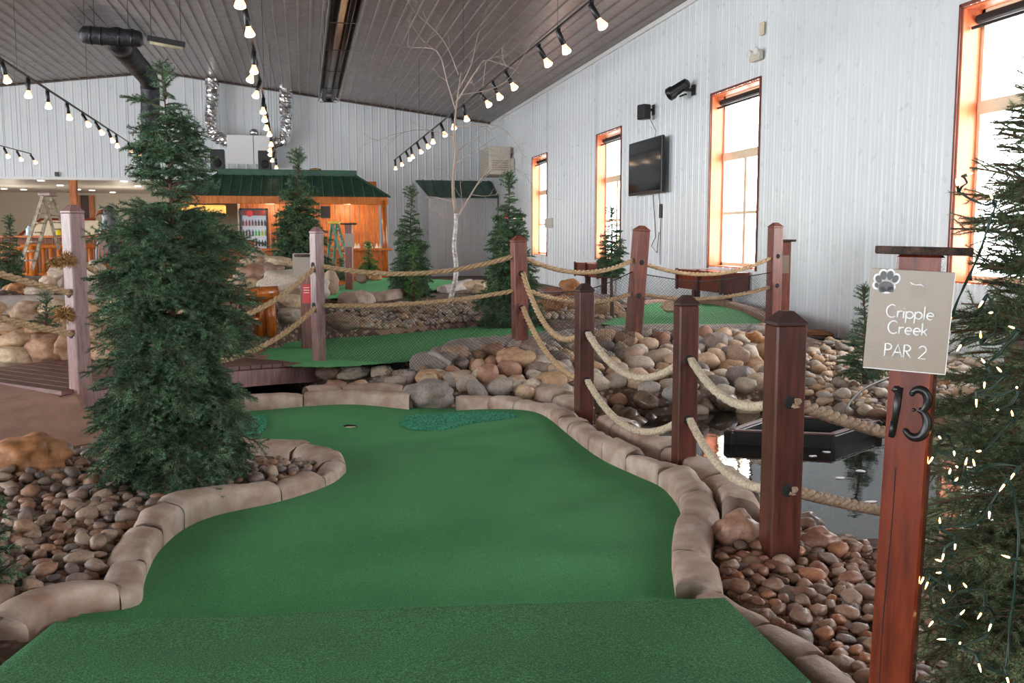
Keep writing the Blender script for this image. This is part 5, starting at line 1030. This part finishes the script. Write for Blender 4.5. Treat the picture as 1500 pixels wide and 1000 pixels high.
# ------------------------------------------------------------------ kiosk
kx0, kx1, ky = -3.85, 2.62, 31.0; ez, rz_ = 2.78, 3.62
K = root('snack_kiosk', ((kx0+kx1)/2, ky+2, 0), 'pine boarded snack kiosk with a green hipped metal roof against the back wall', 'kiosk')
mb = MB(); e = [(kx0-.1, ky-.15, ez), (kx1+.1, ky-.15, ez), (kx1+.1, ky+4.2, ez), (kx0-.1, ky+4.2, ez)]; rg = [(-2.62, ky+1.9, rz_-.05), (1.72, ky+1.9, rz_-.05), (1.72, ky+2.4, rz_-.05), (-2.62, ky+2.4, rz_-.05)]
mb.add(e+rg, [(0, 1, 5, 4), (1, 2, 6, 5), (2, 3, 7, 6), (3, 0, 4, 7), (4, 5, 6, 7), (3, 2, 1, 0)]); part('roof', mb, M['greenroof'], K, world=True)
mb = MB(); mb.box((-.45, ky+1.95, rz_), (4.5, .3, .22), bev=.02); part('ridge_cap', mb, M['greenroof'], K, world=True)
for k in range(21):
    t = (k+.5)/21; xb = kx0-.1+(kx1-kx0+.2)*t; xt = min(max(xb, -2.6), 1.7); f = 1.0
    if xb < -2.62: f = (xb-(kx0-.1))/(-2.62-(kx0-.1))
    if xb > 1.72: f = ((kx1+.1)-xb)/((kx1+.1)-1.72)
    mb = MB(); mb.tube([(xb, ky-.15, ez+.015), (xb, ky-.15+2.05*f, ez+.015+(rz_-.05-ez)*f)], .02, 4); part('roof_seam', mb, M['greenroof'], K, world=True)
mb = MB(); mb.tube([(kx0-.1, ky-.15, ez), (-2.62, ky+1.9, rz_-.03)], .04, 5); mb.tube([(kx1+.1, ky-.15, ez), (1.72, ky+1.9, rz_-.03)], .04, 5); part('hip_cap', mb, M['greenroof'], K, world=True)
mb = MB(); mb.box(((kx0+kx1)/2, ky, ez-.12), (kx1-kx0+.1, .14, .24), bev=.01); part('header_beam', mb, M['pine'], K, world=True)
mb = MB(); mb.box((kx0+.05, ky, ez/2), (.16, .16, ez), bev=.02); part('corner_post', mb, M['pine'], K, world=True)
mb = MB(); mb.tube([(kx1-.07, ky-.02, 0), (kx1-.05, ky-.02, 1.4), (kx1-.09, ky-.02, ez-.1)], [.1, .085, .09], 10); part('corner_post', mb, M['log'], K, True, world=True, label='round log corner post')
xb = -2.0
while xb < kx1-.25:
    w_ = .16
    if not (-.05 > xb > -2.0+.0 and False):
        mb = MB(); mb.box((xb+w_/2, ky+1.3, 1.4), (w_-.012, .03, 2.8), bev=.004); part('wall_board', mb, M['pine'], K, world=True)
    xb += w_
mb = MB(); mb.box((-3.0, ky+3.6, 1.4), (2.0, .05, 2.8)); mb.box((kx0, ky+2, 1.4), (.05, 4, 2.8)); mb.box((-2.0, ky+2.2, 1.4), (.05, 2.8, 2.8)); part('inner_wall', mb, M['plaster'], K, world=True)
xb = kx0+.1
while xb < kx1-.1:
    mb = MB(); mb.box((xb+.09, ky+.05, .52), (.168, .03, 1.1), bev=.004); part('front_board', mb, M['pine'], K, world=True); xb += .18
mb = MB(); mb.box(((kx0+kx1)/2+.05, ky, 1.12), (kx1-kx0+.2, .5, .08), bev=.015); part('counter', mb, M['pine'], K, world=True)
a = aty(470, 302, ky+1.22); b_ = aty(484, 319, ky+1.22); mb = MB(); mb.box((a+b_)/2, (b_[0]-a[0], .05, a[2]-b_[2])); part('menu_board', mb, M['black'], K, world=True)
for xl in (-2.9, -1.0, 1.4):
    l = bpy.data.lights.new('kiosk_lamp_light', 'POINT'); l.energy = 45; l.color = (1, .72, .42); l.shadow_soft_size = .12; o = bpy.data.objects.new('kiosk_lamp_light', l); COL.objects.link(o); o.location = (xl, ky+.42, 2.45)
    mb = MB(); mb.lathe((xl, ky+.42, 2.62), [(.10, -.02), (.09, .05), (.03, .1), (.02, .15)], 14); thing('ceiling_lamp', mb, M['bulbface'], 'small warm lamp under the kiosk roof', 'lamp', (xl, ky+.42, 2.62), 'warm lamps under the kiosk roof')
# drinks fridge
fy = ky+.45; a = aty(353, 307, fy); b_ = aty(391, 362, fy); fw = b_[0]-a[0]; f0 = 1.16; f1 = a[2]; fx = (a[0]+b_[0])/2
Fg = root('drinks_fridge', (fx, fy+.3, f0-.4), 'glass door drinks fridge with lit shelves behind the kiosk counter', 'fridge')
mb = MB(); mb.box((fx-fw/2-.02, fy+.3, (f0+f1)/2-.3), (.05, .6, f1-f0+.7)); mb.box((fx+fw/2+.02, fy+.3, (f0+f1)/2-.3), (.05, .6, f1-f0+.7)); mb.box((fx, fy+.3, f1+.02), (fw+.1, .6, .05)); mb.box((fx, fy+.3, f0-.62), (fw, .6, .05)); part('cabinet', mb, M['black'], Fg, world=True)
mb = MB(); mb.box((fx, fy+.58, (f0+f1)/2-.1), (fw, .02, f1-f0+.2)); part('back_light_panel', mb, emis('fridge_light', (236, 240, 250), .28), Fg, world=True)
mb = MB(); mb.box((fx, fy+.02, f1-.1), (fw-.02, .06, .16)); part('header_sign', mb, plain('brown_header', (120, 40, 34), .5), Fg, world=True)
mb = MB(); mb.lathe((fx-.12, fy-.02, f1-.12), [(.0, 0), (.1, 0), (.1, .03), (0, .03)], 20, Matrix.Rotation(PI/2, 3, 'X')); part('round_logo', mb, M['red'], Fg, world=True, label='round red emblem')
bcols = [(120, 50, 60), (90, 60, 70), (60, 190, 70), (200, 215, 60), (50, 50, 60), (60, 160, 90), (200, 60, 60), (230, 120, 50)]
bm_ = [plain('bottle_colour', c_, .3, var=.05) for c_ in bcols]
bmesh_ = []
for mm in bm_: mb = MB(); mb.lathe((0, 0, 0), [(.03, 0), (.032, .01), (.032, .12), (.012, .17), (.012, .2)], 10); bmesh_.append(mb.mesh('bottle', mm, True))
rowc = [[6, 6, 0, 0, 0, 1, 1, 0], [0, 1, 0, 1, 2, 2, 3, 3], [2, 2, 5, 5, 4, 4, 4, 4]]; rown = ['top', 'middle', 'bottom']
for rI in range(3):
    zs = f1-.50-.32*rI; mb = MB(); mb.box((fx, fy+.3, zs-.012), (fw, .5, .02)); part('shelf', mb, M['white'], Fg, world=True)
    for k in range(8):
        o = link('bottle', bmesh_[rowc[rI][k]], None, (fx-fw/2+fw*(k+.5)/8, fy+.2, zs)); tag(o, 'small drink bottle on the %s lit fridge shelf' % rown[rI], 'bottle', 'bottles on the %s fridge shelf' % rown[rI])
mb = MB(); mb.box((fx, fy-.01, (f0+f1)/2-.1), (fw-.02, .012, f1-f0+.1)); fgm = M['glass'].copy(); fgm.node_tree.nodes['Mix Shader'].inputs[0].default_value = .02; fgm.node_tree.nodes['Glossy BSDF'].inputs['Roughness'].default_value = .35; part('glass_door', mb, fgm, Fg, world=True)
for k, px in enumerate((521, 525, 535, 540, 544, 552, 557, 411, 420)):
    p = aty(px, 361, ky-.05); mb = MB(); mb.lathe((p[0], ky-.05, 1.16), [(.065, 0), (.06, .02), (.03, .09), (.012, .15), (.002, .16)], 12); thing('paper_cone', mb, plain('cone_white', (240, 226, 196), .6) if k == 0 else bpy.data.materials['cone_white'], 'small white cone standing on the kiosk counter', 'cone', (p[0], ky-.05, 1.16), 'white cones on the kiosk counter', True)
p = aty(365, 357, ky-.05); mb = MB(); mb.lathe((p[0], ky-.05, 1.16), [(.03, 0), (.16, .02), (.19, .1), (.15, .2), (.05, .25), (.001, .25)], 16); thing('red_bowl', mb, M['red'], 'round red object on the kiosk counter before the fridge', 'bowl', (p[0], ky-.05, 1.16), None, True)
mb = MB(); mb.box((-3.0, ky+.4, 2.35), (1.3, .2, .3), bev=.03); thing('light_canopy', mb, emis('amber_glow', (255, 190, 90), .8), 'amber glowing canopy inside the kiosk at the left', 'lamp', (-3, ky+.4, 2.35))
a = aty(532, 266, 35.3); b_ = aty(551, 280, 35.3); mb = MB(); mb.box((a+b_)/2, (b_[0]-a[0], .3, a[2]-b_[2])); thing('wooden_box', mb, M['pine'], 'small brown wooden panel behind the right hip of the kiosk roof', 'box', tuple((a+b_)/2))
mb = MB(); p = aty(462, 250, 33.2); mb.lathe(p, [(.12, -.06), (.2, 0), (.2, .06), (.02, .09)], 12); thing('basket', mb, M['straw'], 'small brown basket on the kiosk ridge', 'basket', tuple(p))
# service unit, ducts
hb = root('air_handler', aty(365, 243, 37.6), 'large white air handling box above the kiosk roof', 'machine')
a = aty(332, 197, 37.6); b_ = aty(398, 244, 37.6); xm_ = a[0]+(b_[0]-a[0])*.6
for xa, xb_ in ((a[0], xm_-.01), (xm_+.01, b_[0])): mb = MB(); mb.box(((xa+xb_)/2, 38.1, (a[2]+b_[2])/2), (xb_-xa, 1.0, a[2]-b_[2]), bev=.015); part('cabinet_panel', mb, M['white'], hb, world=True)
mb = MB(); mb.lathe(((a[0]+b_[0])/2+.18, 37.9, a[2]+.12), [(.02, -.16), (.16, -.1), (.18, 0), (.16, .1), (.02, .16)], 16); part('round_vent', mb, M['silver'], hb, True, world=True)
mb = MB(); c0 = aty(315, 244, 34.0); c1 = aty(402, 253, 34.0); sheet(mb, ribs(c0[0], c1[0]), 3.3, 4.0, lambda t, h, z: (t, 34.3-h, z)); thing('parapet_panel', mb, M['wall'], 'low white corrugated parapet under the air handling box', 'panel', (c0[0], 34.3, 3.3))
for q0_, q1_, lb_ in (((308, 219), (330, 251), 'black loudspeaker left of the air handling box'), ((378, 221), (398, 252), 'black loudspeaker right in front of the air handling box')):
    a = aty(*q0_, 33.6); b_ = aty(*q1_, 33.6); r = root('loudspeaker', (a+b_)/2, lb_, 'speaker'); mb = MB(); mb.box((a+b_)/2, (b_[0]-a[0], .4, a[2]-b_[2]), bev=.02); part('cabinet', mb, M['black'], r, world=True)
    mb = MB(); c_ = (a+b_)/2; mb.lathe((c_[0], 33.39, c_[2]-.1), [(.14, 0), (.13, .02), (.03, .005), (.001, .01)], 16, Matrix.Rotation(PI/2, 3, 'X')); part('driver_cone', mb, M['blackmat'], r, True, world=True)
def duct(pts, r_, mat, label, ring=.0, name='air_duct'):
    C_ = catmull(pts, .06); rr1 = [r_*(1+ring*(1 if i % 3 == 0 else 0)+random.uniform(-.03, .03)) for i in range(len(C_))]; mb = MB(); mb.tube(C_, rr1, 18); foil = mat is M['silver']
    if foil: mb.v = [tuple(q+random.uniform(-.017, .017) for q in p) for p in mb.v]
    return thing(name, mb, mat, label, 'duct', tuple(C_[0]), smooth=not foil)
def ad(px, py, y): return aty(px, py, y)
duct([ad(310, 96, 38.2), ad(311, 140, 38.2), ad(309, 175, 38.2), ad(314, 197, 38.2), ad(336, 209, 38.2)], .24, M['silver'], 'shiny foil flexible duct left of the air handling box', .06)
duct([ad(418, 116, 38.2), ad(418, 150, 38.2), ad(419, 190, 38.2), ad(413, 206, 38.2), ad(394, 212, 38.2)], .24, M['silver'], 'shiny foil flexible duct right of the air handling box', .06)
duct([ad(172, 58, 24), ad(178, 68, 25), ad(198, 92, 27.5), ad(217, 115, 30), ad(220, 135, 30.5), ad(220, 180, 30.5), ad(222, 262, 30.5)], .26, M['darkduct'], 'thick dark duct bending down behind the top of the big spruce', .07)
db = root('duct_drum', ad(165, 54, 24), 'wide dark duct drum hanging under the ceiling at left', 'duct')
a = ad(122, 51, 24); b_ = ad(205, 57, 24); R = Vector(b_-a).to_track_quat('Z', 'Y').to_matrix(); L = np.linalg.norm(b_-a)
mb = MB(); mb.lathe(a, [(.10, -.08), (.19, 0), (.2, .1), (.2, L-.2), (.18, L), (.14, L+.05)], 20, R); part('drum', mb, M['darkduct'], db, True, world=True)
for t in (.12, .3, .62, .85): mb = MB(); mb.lathe(a, [(.2, L*t), (.212, L*t+.01), (.212, L*t+.05), (.2, L*t+.06)], 20, R); part('strap', mb, M['black'], db, True, world=True)
for t in (.2, .8): mb = MB(); p = a+(b_-a)*t; mb.tube([p, (p[0], p[1], ceil_z(p[0]))], .006, 4); part('hanger_wire', mb, M['black'], db, world=True)
a = ad(216, 56, 24); b_ = ad(271, 66, 24); fl = root('strip_light', (a+b_)/2, 'unlit fluorescent strip light right of the duct drum', 'lamp'); mb = MB(); mb.tube([a, b_], .09, 4, roll=PI/4); part('housing', mb, M['black'], fl, world=True)
mb = MB(); mb.tube([a+[.05, -.02, -.08], b_+[-.05, -.02, -.08]], .05, 8); part('tube', mb, plain('unlit_tube', (190, 180, 150), .3), fl, True, world=True)
mb = MB(); [mb.tube([a*(1-t)+b_*t, np.array([(a*(1-t)+b_*t)[0], 24, ceil_z((a*(1-t)+b_*t)[0])])], .006, 4) for t in (.1, .9)]; part('hanger_wire', mb, M['black'], fl, world=True)
# radiant tube heater
y0, y1, hx, hz = 15.2, 29.6, .82, 5.6
ht = root('tube_heater', (hx, (y0+y1)/2, hz), 'long dark radiant tube heater hanging below the ceiling', 'heater')
mb = MB(); prof = [(-.30, -.10), (-.17, .10), (.17, .10), (.30, -.10)]
vs = [(hx+u, y, hz+v) for y in (y0, y1) for u, v in prof]+[(hx+u*1.03, y, hz+v+.012) for y in (y0, y1) for u, v in prof]
mb.add(vs, [(k, k+1, k+5, k+4) for k in range(3)]+[(k+8, k+12, k+13, k+9) for k in range(3)]+[(0, 4, 12, 8), (3, 11, 15, 7)]); part('reflector', mb, plain('heater_reflector', (150, 146, 142), .25, .9, var=.1), ht, world=True)
for u in (-.13, .13): mb = MB(); mb.tube([(hx+u, y0, hz-.02), (hx+u, y1, hz-.02)], .055, 12); part('burner_tube', mb, plain('burnt_steel', (52, 38, 32), .4, .6), ht, True, world=True)
mb = MB(); mb.tube([(hx-.13, y1, hz-.02), (hx-.1, y1+.15, hz-.02), (hx, y1+.2, hz-.02), (hx+.1, y1+.15, hz-.02), (hx+.13, y1, hz-.02)], .055, 10); part('return_bend', mb, M['black'], ht, True, world=True)
for y in np.arange(y0+1, y1+.1, 2.7):
    mb = MB(); mb.box((hx, y, hz-.08), (.5, .03, .015)); mb.tube([(hx-.2, y, hz+.08), (hx-.2, y, ceil_z(hx-.2))], .006, 4); mb.tube([(hx+.2, y, hz+.08), (hx+.2, y, ceil_z(hx+.2))], .006, 4); part('hanger', mb, M['black'], ht, world=True)
# ------------------------------------------------------------------ track lights
stem_me = MB(); stem_me.box((0, 0, -.02), (.05, .05, .05)); stem_me.tube([(0, 0, -.03), (0, 0, -.07)], .012, 6); stem_me = stem_me.mesh('stem', M['black'])
sock = MB(); sock.lathe((0, 0, 0), [(.02, .03), (.034, .02), (.036, -.16), (.03, -.17)], 12); sock = sock.mesh('lamp_socket', M['black'], True)
blb = MB(); blb.lathe((0, 0, 0), [(.028, -.16), (.032, -.19), (.058, -.25), (.062, -.265)], 14); blb = blb.mesh('bulb_neck', M['bulbface'], True)
blf = MB(); blf.lathe((0, 0, 0), [(.061, -.264), (.055, -.285), (.03, -.298), (.002, -.30)], 14); blf = blf.mesh('bulb_face', M['bulb'], True)
def track(a, b_, keys, axis_, label, lbl2, grp, tilt, sc=1.08):
    a, b_ = np.array(a), np.array(b_); mid = (a+b_)/2; r = root('light_track', mid, label, 'light track'); mb = MB(); mb.tube([a, b_], .022, 4, roll=PI/4); part('rail', mb, M['black'], r, world=True)
    ts = np.linspace(-.05, 1.05, 1200); pr = np.array([proj(a+(b_-a)*t) for t in ts])[:, axis_]
    for t in (.04, .3, .6, .9):
        p = a+(b_-a)*t; mb = MB(); mb.tube([p, (p[0], p[1], ceil_z(p[0]))], .004, 4); part('hanger_wire', mb, M['black'], r, world=True)
    for k in keys:
        t = ts[np.argmin(abs(pr-k))]; p = a+(b_-a)*t; o = root('track_lamp', p, lbl2, 'lamp', grp); link('stem', stem_me, o)
        tl_ = (random.uniform(-.35, .35), tilt+random.uniform(-.35, .25), 0)
        link('lamp_socket', sock, o, (0, 0, -.06), tl_, (sc, sc, sc)); link('bulb_face', blf, link('bulb', blb, o, (0, 0, -.06), tl_, (sc, sc, sc)))
TH = 4.35
track(atz(577, 235, TH), atz(905, -30, TH), [866, 818, 789, 741, 722, 704, 679, 662, 646, 633, 621, 611, 602, 595, 586, 579], 0, 'black light track running along the right side below the ceiling', 'black spot lamp with lit bulb on the right light track', 'lamps on the right light track', -.3)
track(atz(405, 236, TH), atz(345, -60, TH), [-40, 9, 71, 88, 115, 141, 153, 167, 178, 194, 204, 212, 221, 232], 1, 'black light track running down the middle above the kiosk', 'black spot lamp with lit bulb on the middle light track', 'lamps on the middle light track', .15)
track(atz(228, 234, TH), atz(-30, 66, TH), [3, 41, 69, 98, 121, 140, 158, 170, 188, 198, 212, 222], 0, 'black light track crossing the upper left', 'black spot lamp with lit bulb on the upper left light track', 'lamps on the upper left light track', -.2)
track(atz(45, 225, TH), atz(-20, 208, TH), [6, 25, 45], 0, 'short light track at the far left edge', 'black spot lamp on the short far left light track', 'lamps on the short far left track', -.3)
# ------------------------------------------------------------------ low room furnishings
for k, (px, py) in enumerate([(6, 277), (35, 282), (60, 265), (88, 272), (114, 278), (135, 283), (182, 266), (202, 273), (165, 282)]):
    d = ray(px, py); t = (SOF-.02-CH)/d[2]; p = CAM+d*t
    if p[1] > 49.5 or p[1] < YB+.3: p = CAM+d*(47/d[1]); p[2] = SOF-.02
    mb = MB(); mb.lathe(p, [(.12, 0), (.13, .01), (.12, .02), (.001, .02)], 16); thing('downlight', mb, emis('downlight_glow', (255, 250, 240), 6) if k == 0 else bpy.data.materials['downlight_glow'], 'small round recessed downlight in the low white ceiling', 'lamp', tuple(p), 'downlights in the low white ceiling')
for p in ((-12, 44, 2.3), (-7.5, 44, 2.3)):
    l = bpy.data.lights.new('downlight_light', 'POINT'); l.energy = 90; l.color = (1, .88, .7); l.shadow_soft_size = .3; o = bpy.data.objects.new('downlight_light', l); COL.objects.link(o); o.location = p
a = aty(107, 262, YB+.2); mb = MB(); mb.box((a[0], YB+.2, SOF/2), (.26, .26, SOF), bev=.02); thing('pine_column', mb, M['pine'], 'orange pine column holding the low ceiling edge', 'column', (a[0], YB+.2, 0))
dr = root('door_1', aty(129, 320, 49.9), kind='structure'); a = aty(118, 286, 49.9); b_ = aty(132, 320, 49.9); mb = MB(); mb.box(((a[0]+b_[0])/2, 49.93, (a[2])/2), (b_[0]-a[0], .06, a[2])); part('door_panel', mb, plain('dark_door', (60, 28, 20), .5), dr, world=True)
mb = MB(); mb.box((b_[0]+.1, 49.9, a[2]/2), (.22, .12, a[2])); mb.box((a[0]-.06, 49.9, a[2]/2), (.12, .12, a[2])); part('door_frame', mb, M['pine'], dr, world=True)
hr = root('stair_rail', aty(60, 322, 46), 'slanted brown stair handrail in the low cream room', 'handrail'); mb = MB(); mb.tube([aty(22, 350, 46), aty(60, 321, 46), aty(140, 321, 46)], .06, 6); part('rail', mb, M['post_gloss'], hr, world=True)
mb = MB(); a = aty(60, 322, 46.1); b_ = aty(145, 352, 46.1); a0_ = aty(22, 350, 46.1); mb.add([a, (b_[0], 46.1, a[2]), (b_[0], 46.1, 0), (a0_[0], 46.1, 0), a0_], [(0, 4, 3, 2, 1)]); part('stair_side', mb, M['plaster'], hr, world=True)
# baluster fence
fy = 27.0; fx0 = aty(-60, 380, fy)[0]; fx1 = aty(172, 380, fy)[0]; zt = aty(60, 361, fy)[2]; zb_ = aty(60, 408, fy)[2]; zc_ = aty(60, 349, fy)[2]
fn_ = root('log_railing', ((fx0+fx1)/2, fy, zb_), 'orange log railing with vertical balusters on the left', 'railing')
mb = MB(); mb.tube([(fx0, fy, zt), (fx1, fy, zt)], .07, 10); part('top_rail', mb, M['pine'], fn_, True, world=True)
mb = MB(); mb.tube([(fx0, fy, zb_+.12), (fx1, fy, zb_+.12)], .05, 10); part('bottom_rail', mb, M['pine'], fn_, True, world=True)
nb = 20
for k in range(nb):
    x = fx0+(fx1-fx0)*(k+.5)/nb; mb = MB(); mb.tube([(x, fy, zb_+.1), (x, fy, zt)], .055, 8); part('baluster', mb, M['pine'], fn_, True, world=True)
for px in (49, 150): x = aty(px, 380, fy)[0]; mb = MB(); mb.tube([(x, fy-.05, zb_-.1), (x, fy-.05, zt+.02)], .10, 10); part('rail_post', mb, M['pine'], fn_, True, world=True)
bw = root('boarded_counter', ((fx0+fx1)/2, fy+2.2, 0), 'pine boarded counter behind the log railing', 'counter')
x = fx0
while x < fx1+1.5:
    mb = MB(); mb.box((x, fy+2.2, zc_/2+.02), (.168, .04, zc_), bev=.004); part('board', mb, M['pine_dark'], bw, world=True); x += .18
mb = MB(); mb.box(((fx0+fx1)/2+.7, fy+2.3, zc_+.05), (fx1-fx0+1.8, .5, .06)); part('counter_top', mb, M['pine'], bw, world=True)
p = aty(42, 350, fy+2.2); mb = MB(); mb.lathe((p[0], fy+2.3, zc_+.08), [(.08, 0), (.09, .02), (.09, .18), (.04, .24), (.04, .27)], 12); thing('water_jug', mb, plain('blue_white', (190, 210, 230), .3), 'pale blue jug on the pine counter beside the stepladder', 'jug', tuple(p), None, True)
p = aty(87, 352, fy+2.2); mb = MB(); mb.lathe((p[0], fy+2.3, zc_+.08), [(.16, 0), (.15, .04), (.06, .16), (.001, .18)], 12); thing('yellow_cap', mb, plain('yellow_plastic', (230, 200, 30), .4), 'small yellow object on the pine counter', 'object', tuple(p), None, True)
# ladders
def ladder(topL, footA, footB, d, w_, label, mat, capm, y2=.9):
    t = atd(*topL, d); fa = atd(*footA, d); fb = atd(*footB, d+.6); r = root('stepladder', (fa+fb)/2, label, 'ladder'); side = np.array([RT[0], RT[1], 0])*w_*.25+FH*w_*.9
    for s in (-.5, .5):
        mb = MB(); mb.tube([t+side*s*.7, fa+side*s], .045, 4, roll=PI/4); part('side_rail', mb, mat, r, world=True)
        mb = MB(); mb.tube([t+side*s*.7, fb+side*s], .04, 4, roll=PI/4); part('rear_leg', mb, mat, r, world=True)
    for k in range(1, 8):
        q = t+(fa-t)*k/8; mb = MB(); mb.box(q, (.09, w_*(.7+.3*k/8), .03), Matrix.Rotation(-yaw, 3, 'Z')); part('step', mb, mat, r, world=True)
        q = t+(fb-t)*k/8; mb = MB(); mb.tube([q-side*.4, q+side*.4], .015, 5); part('brace', mb, mat, r, world=True)
    mb = MB(); mb.box(t, (.26, w_*.85, .07), Matrix.Rotation(-yaw, 3, 'Z'), .01); part('top_cap', mb, capm, r, world=True)
ladder((70, 285), (38, 395), (95, 365), 21, .42, 'old pale paint-spattered stepladder at the left behind the railing rope', plain('aluminium_paint', (196, 184, 160), .5, ns=12, c2=(120, 100, 80)), M['post_grey'])
ladder((490, 326), (511, 398), (483, 395), 24, .42, 'green stepladder with a yellow top in front of the kiosk', plain('ladder_green', (110, 150, 130), .5), plain('ladder_yellow', (225, 190, 60), .5))
# far sign posts
def signpost(px, pt_, pb_, d, w_, label, plate=None):
    f = atd(px, pb_, d); t = atd(px, pt_, d); r = root('hole_sign_post', f, label, 'sign', rot=-yaw); h = t[2]-f[2]
    mb = MB(); mb.box((0, 0, h/2-.1), (w_, w_, h+.2), bev=.005); part('shaft', mb, M['post_red'], r)
    mb = MB(); mb.lathe((0, 0, h), [(w_*1.15, 0), (w_*1.2, .01), (w_*1.2, .03), (.001, .032)], 18); part('slab_cap', mb, M['bark'], r)
    if plate:
        mb = MB(); mb.box((plate[0], -w_/2-.01, h+plate[1]), (plate[2], .012, plate[3])); part('sign_plate', mb, M['sign'], r)
signpost(512, 329, 410, 17.5, .13, 'reddish far sign post in front of the kiosk', (.02, -.28, .16, .24))
signpost(1148, 354, 468, 12.9, .11, 'slim sign post just behind the far corner rope post', (-.02, -.3, .1, .24))
signpost(450, 376, 492, 10.8, .11, 'brown sign post with grey plate behind the bridge end post', (-.03, -.09, .2, .26))
# red tag on the bridge post
rt0 = atd(449, 430, cdep(F5)-.12); tg = root('red_tag', rt0, 'small red printed tag hanging on a string beside the bridge end post', 'tag', rot=-yaw)
mb = MB(); mb.box((0, 0, 0), (.085, .004, .19), bev=.002); part('card', mb, M['red'], tg)
mb = MB(); [mb.box((0, -.003, .06-.025*k), (.055, .001, .006)) for k in range(3)]; part('printed_lines', mb, M['letter'], tg)
mb = MB(); mb.tube([(0, 0, .095), (.01, .0, .16), (-.02, .02, .24)], .003, 5); part('string', mb, M['rope'], tg)
# log rail by the green
lr = root('log_rail', atd(388, 495, 10.6), 'varnished orange log hitching rail near the bridge end', 'railing')
mb = MB(); mb.tube([atd(335, 436, 10.4), atd(375, 430, 10.5), atd(407, 428, 10.6)], [.07, .075, .07], 12); part('top_log', mb, M['log'], lr, True, world=True)
for (x0_, x1_) in ((383, 382), (394, 399)): mb = MB(); mb.tube([atd(x0_, 432, 10.6), atd(x1_, 492, 10.6)], [.055, .06], 10); part('log_leg', mb, M['log'], lr, True, world=True)
mb = MB(); mb.tube([atd(335, 472, 10.4), atd(388, 466, 10.6)], .035, 8); part('lower_log', mb, M['log'], lr, True, world=True)
# carved bird on the terrace
cb = root('carved_bird', atd(158, 392, 12), 'dark carved wooden bird of prey partly hidden by the big spruce', 'statue')
mdk = plain('carved_dark', (82, 78, 84), .4, ns=14, c2=(46, 38, 40)); mor = plain('carved_feather', (150, 84, 44), .5)
mb = MB(); P_ = [atd(166, 392, 12), atd(162, 372, 12), atd(160, 350, 12), atd(162, 332, 12), atd(163, 320, 12), atd(160, 312, 12)]; mb.tube(catmull(P_, .03), [.02+.11*math.sin(min(1, i/12)*PI*.55) if i < 12 else .125-.003*(i-12) for i in range(len(catmull(P_, .03)))], 14); part('body', mb, mdk, cb, True, world=True)
mb = MB(); c_ = atd(160, 312, 12); mb.lathe(c_, [(.02, -.08), (.08, -.04), (.085, .02), (.05, .08), (.002, .1)], 14); part('head', mb, mdk, cb, True, world=True); mb = MB(); mb.tube([c_+np.array([-.06, -.02, .02]), c_+np.array([-.13, -.03, .0]), c_+np.array([-.15, -.03, -.04])], [.03, .022, .004], 8); part('beak', mb, mor, cb, True, world=True)
for k in range(7):
    t = k/6; a = atd(152+14*t, 336+6*t, 11.85); b_ = atd(143+16*t, 386-8*t, 11.85); m_ = (a+b_)/2+np.array([-.03, 0, 0]); mb = MB(); mb.tube(catmull([a, m_, b_], .04), [.028]*3+[.024]*(len(catmull([a, m_, b_], .04))-4)+[.008], 6); part('wing_feather', mb, mdk if k % 2 == 0 else mor, cb, True, world=True)
mb = MB(); a = atd(165, 400, 12); mb.lathe((a[0], a[1], a[2]-.05), [(.14, -.3), (.13, 0), (.12, .08)], 12); part('stump', mb, M['bark'], cb, True, world=True)
mb = MB(); a = aty(83, 255, YB-.08); mb.box(a, (.12, .1, .16)); thing('wall_camera', mb, M['black'], 'small dark box at the lower edge of the left back wall', 'camera', tuple(a))
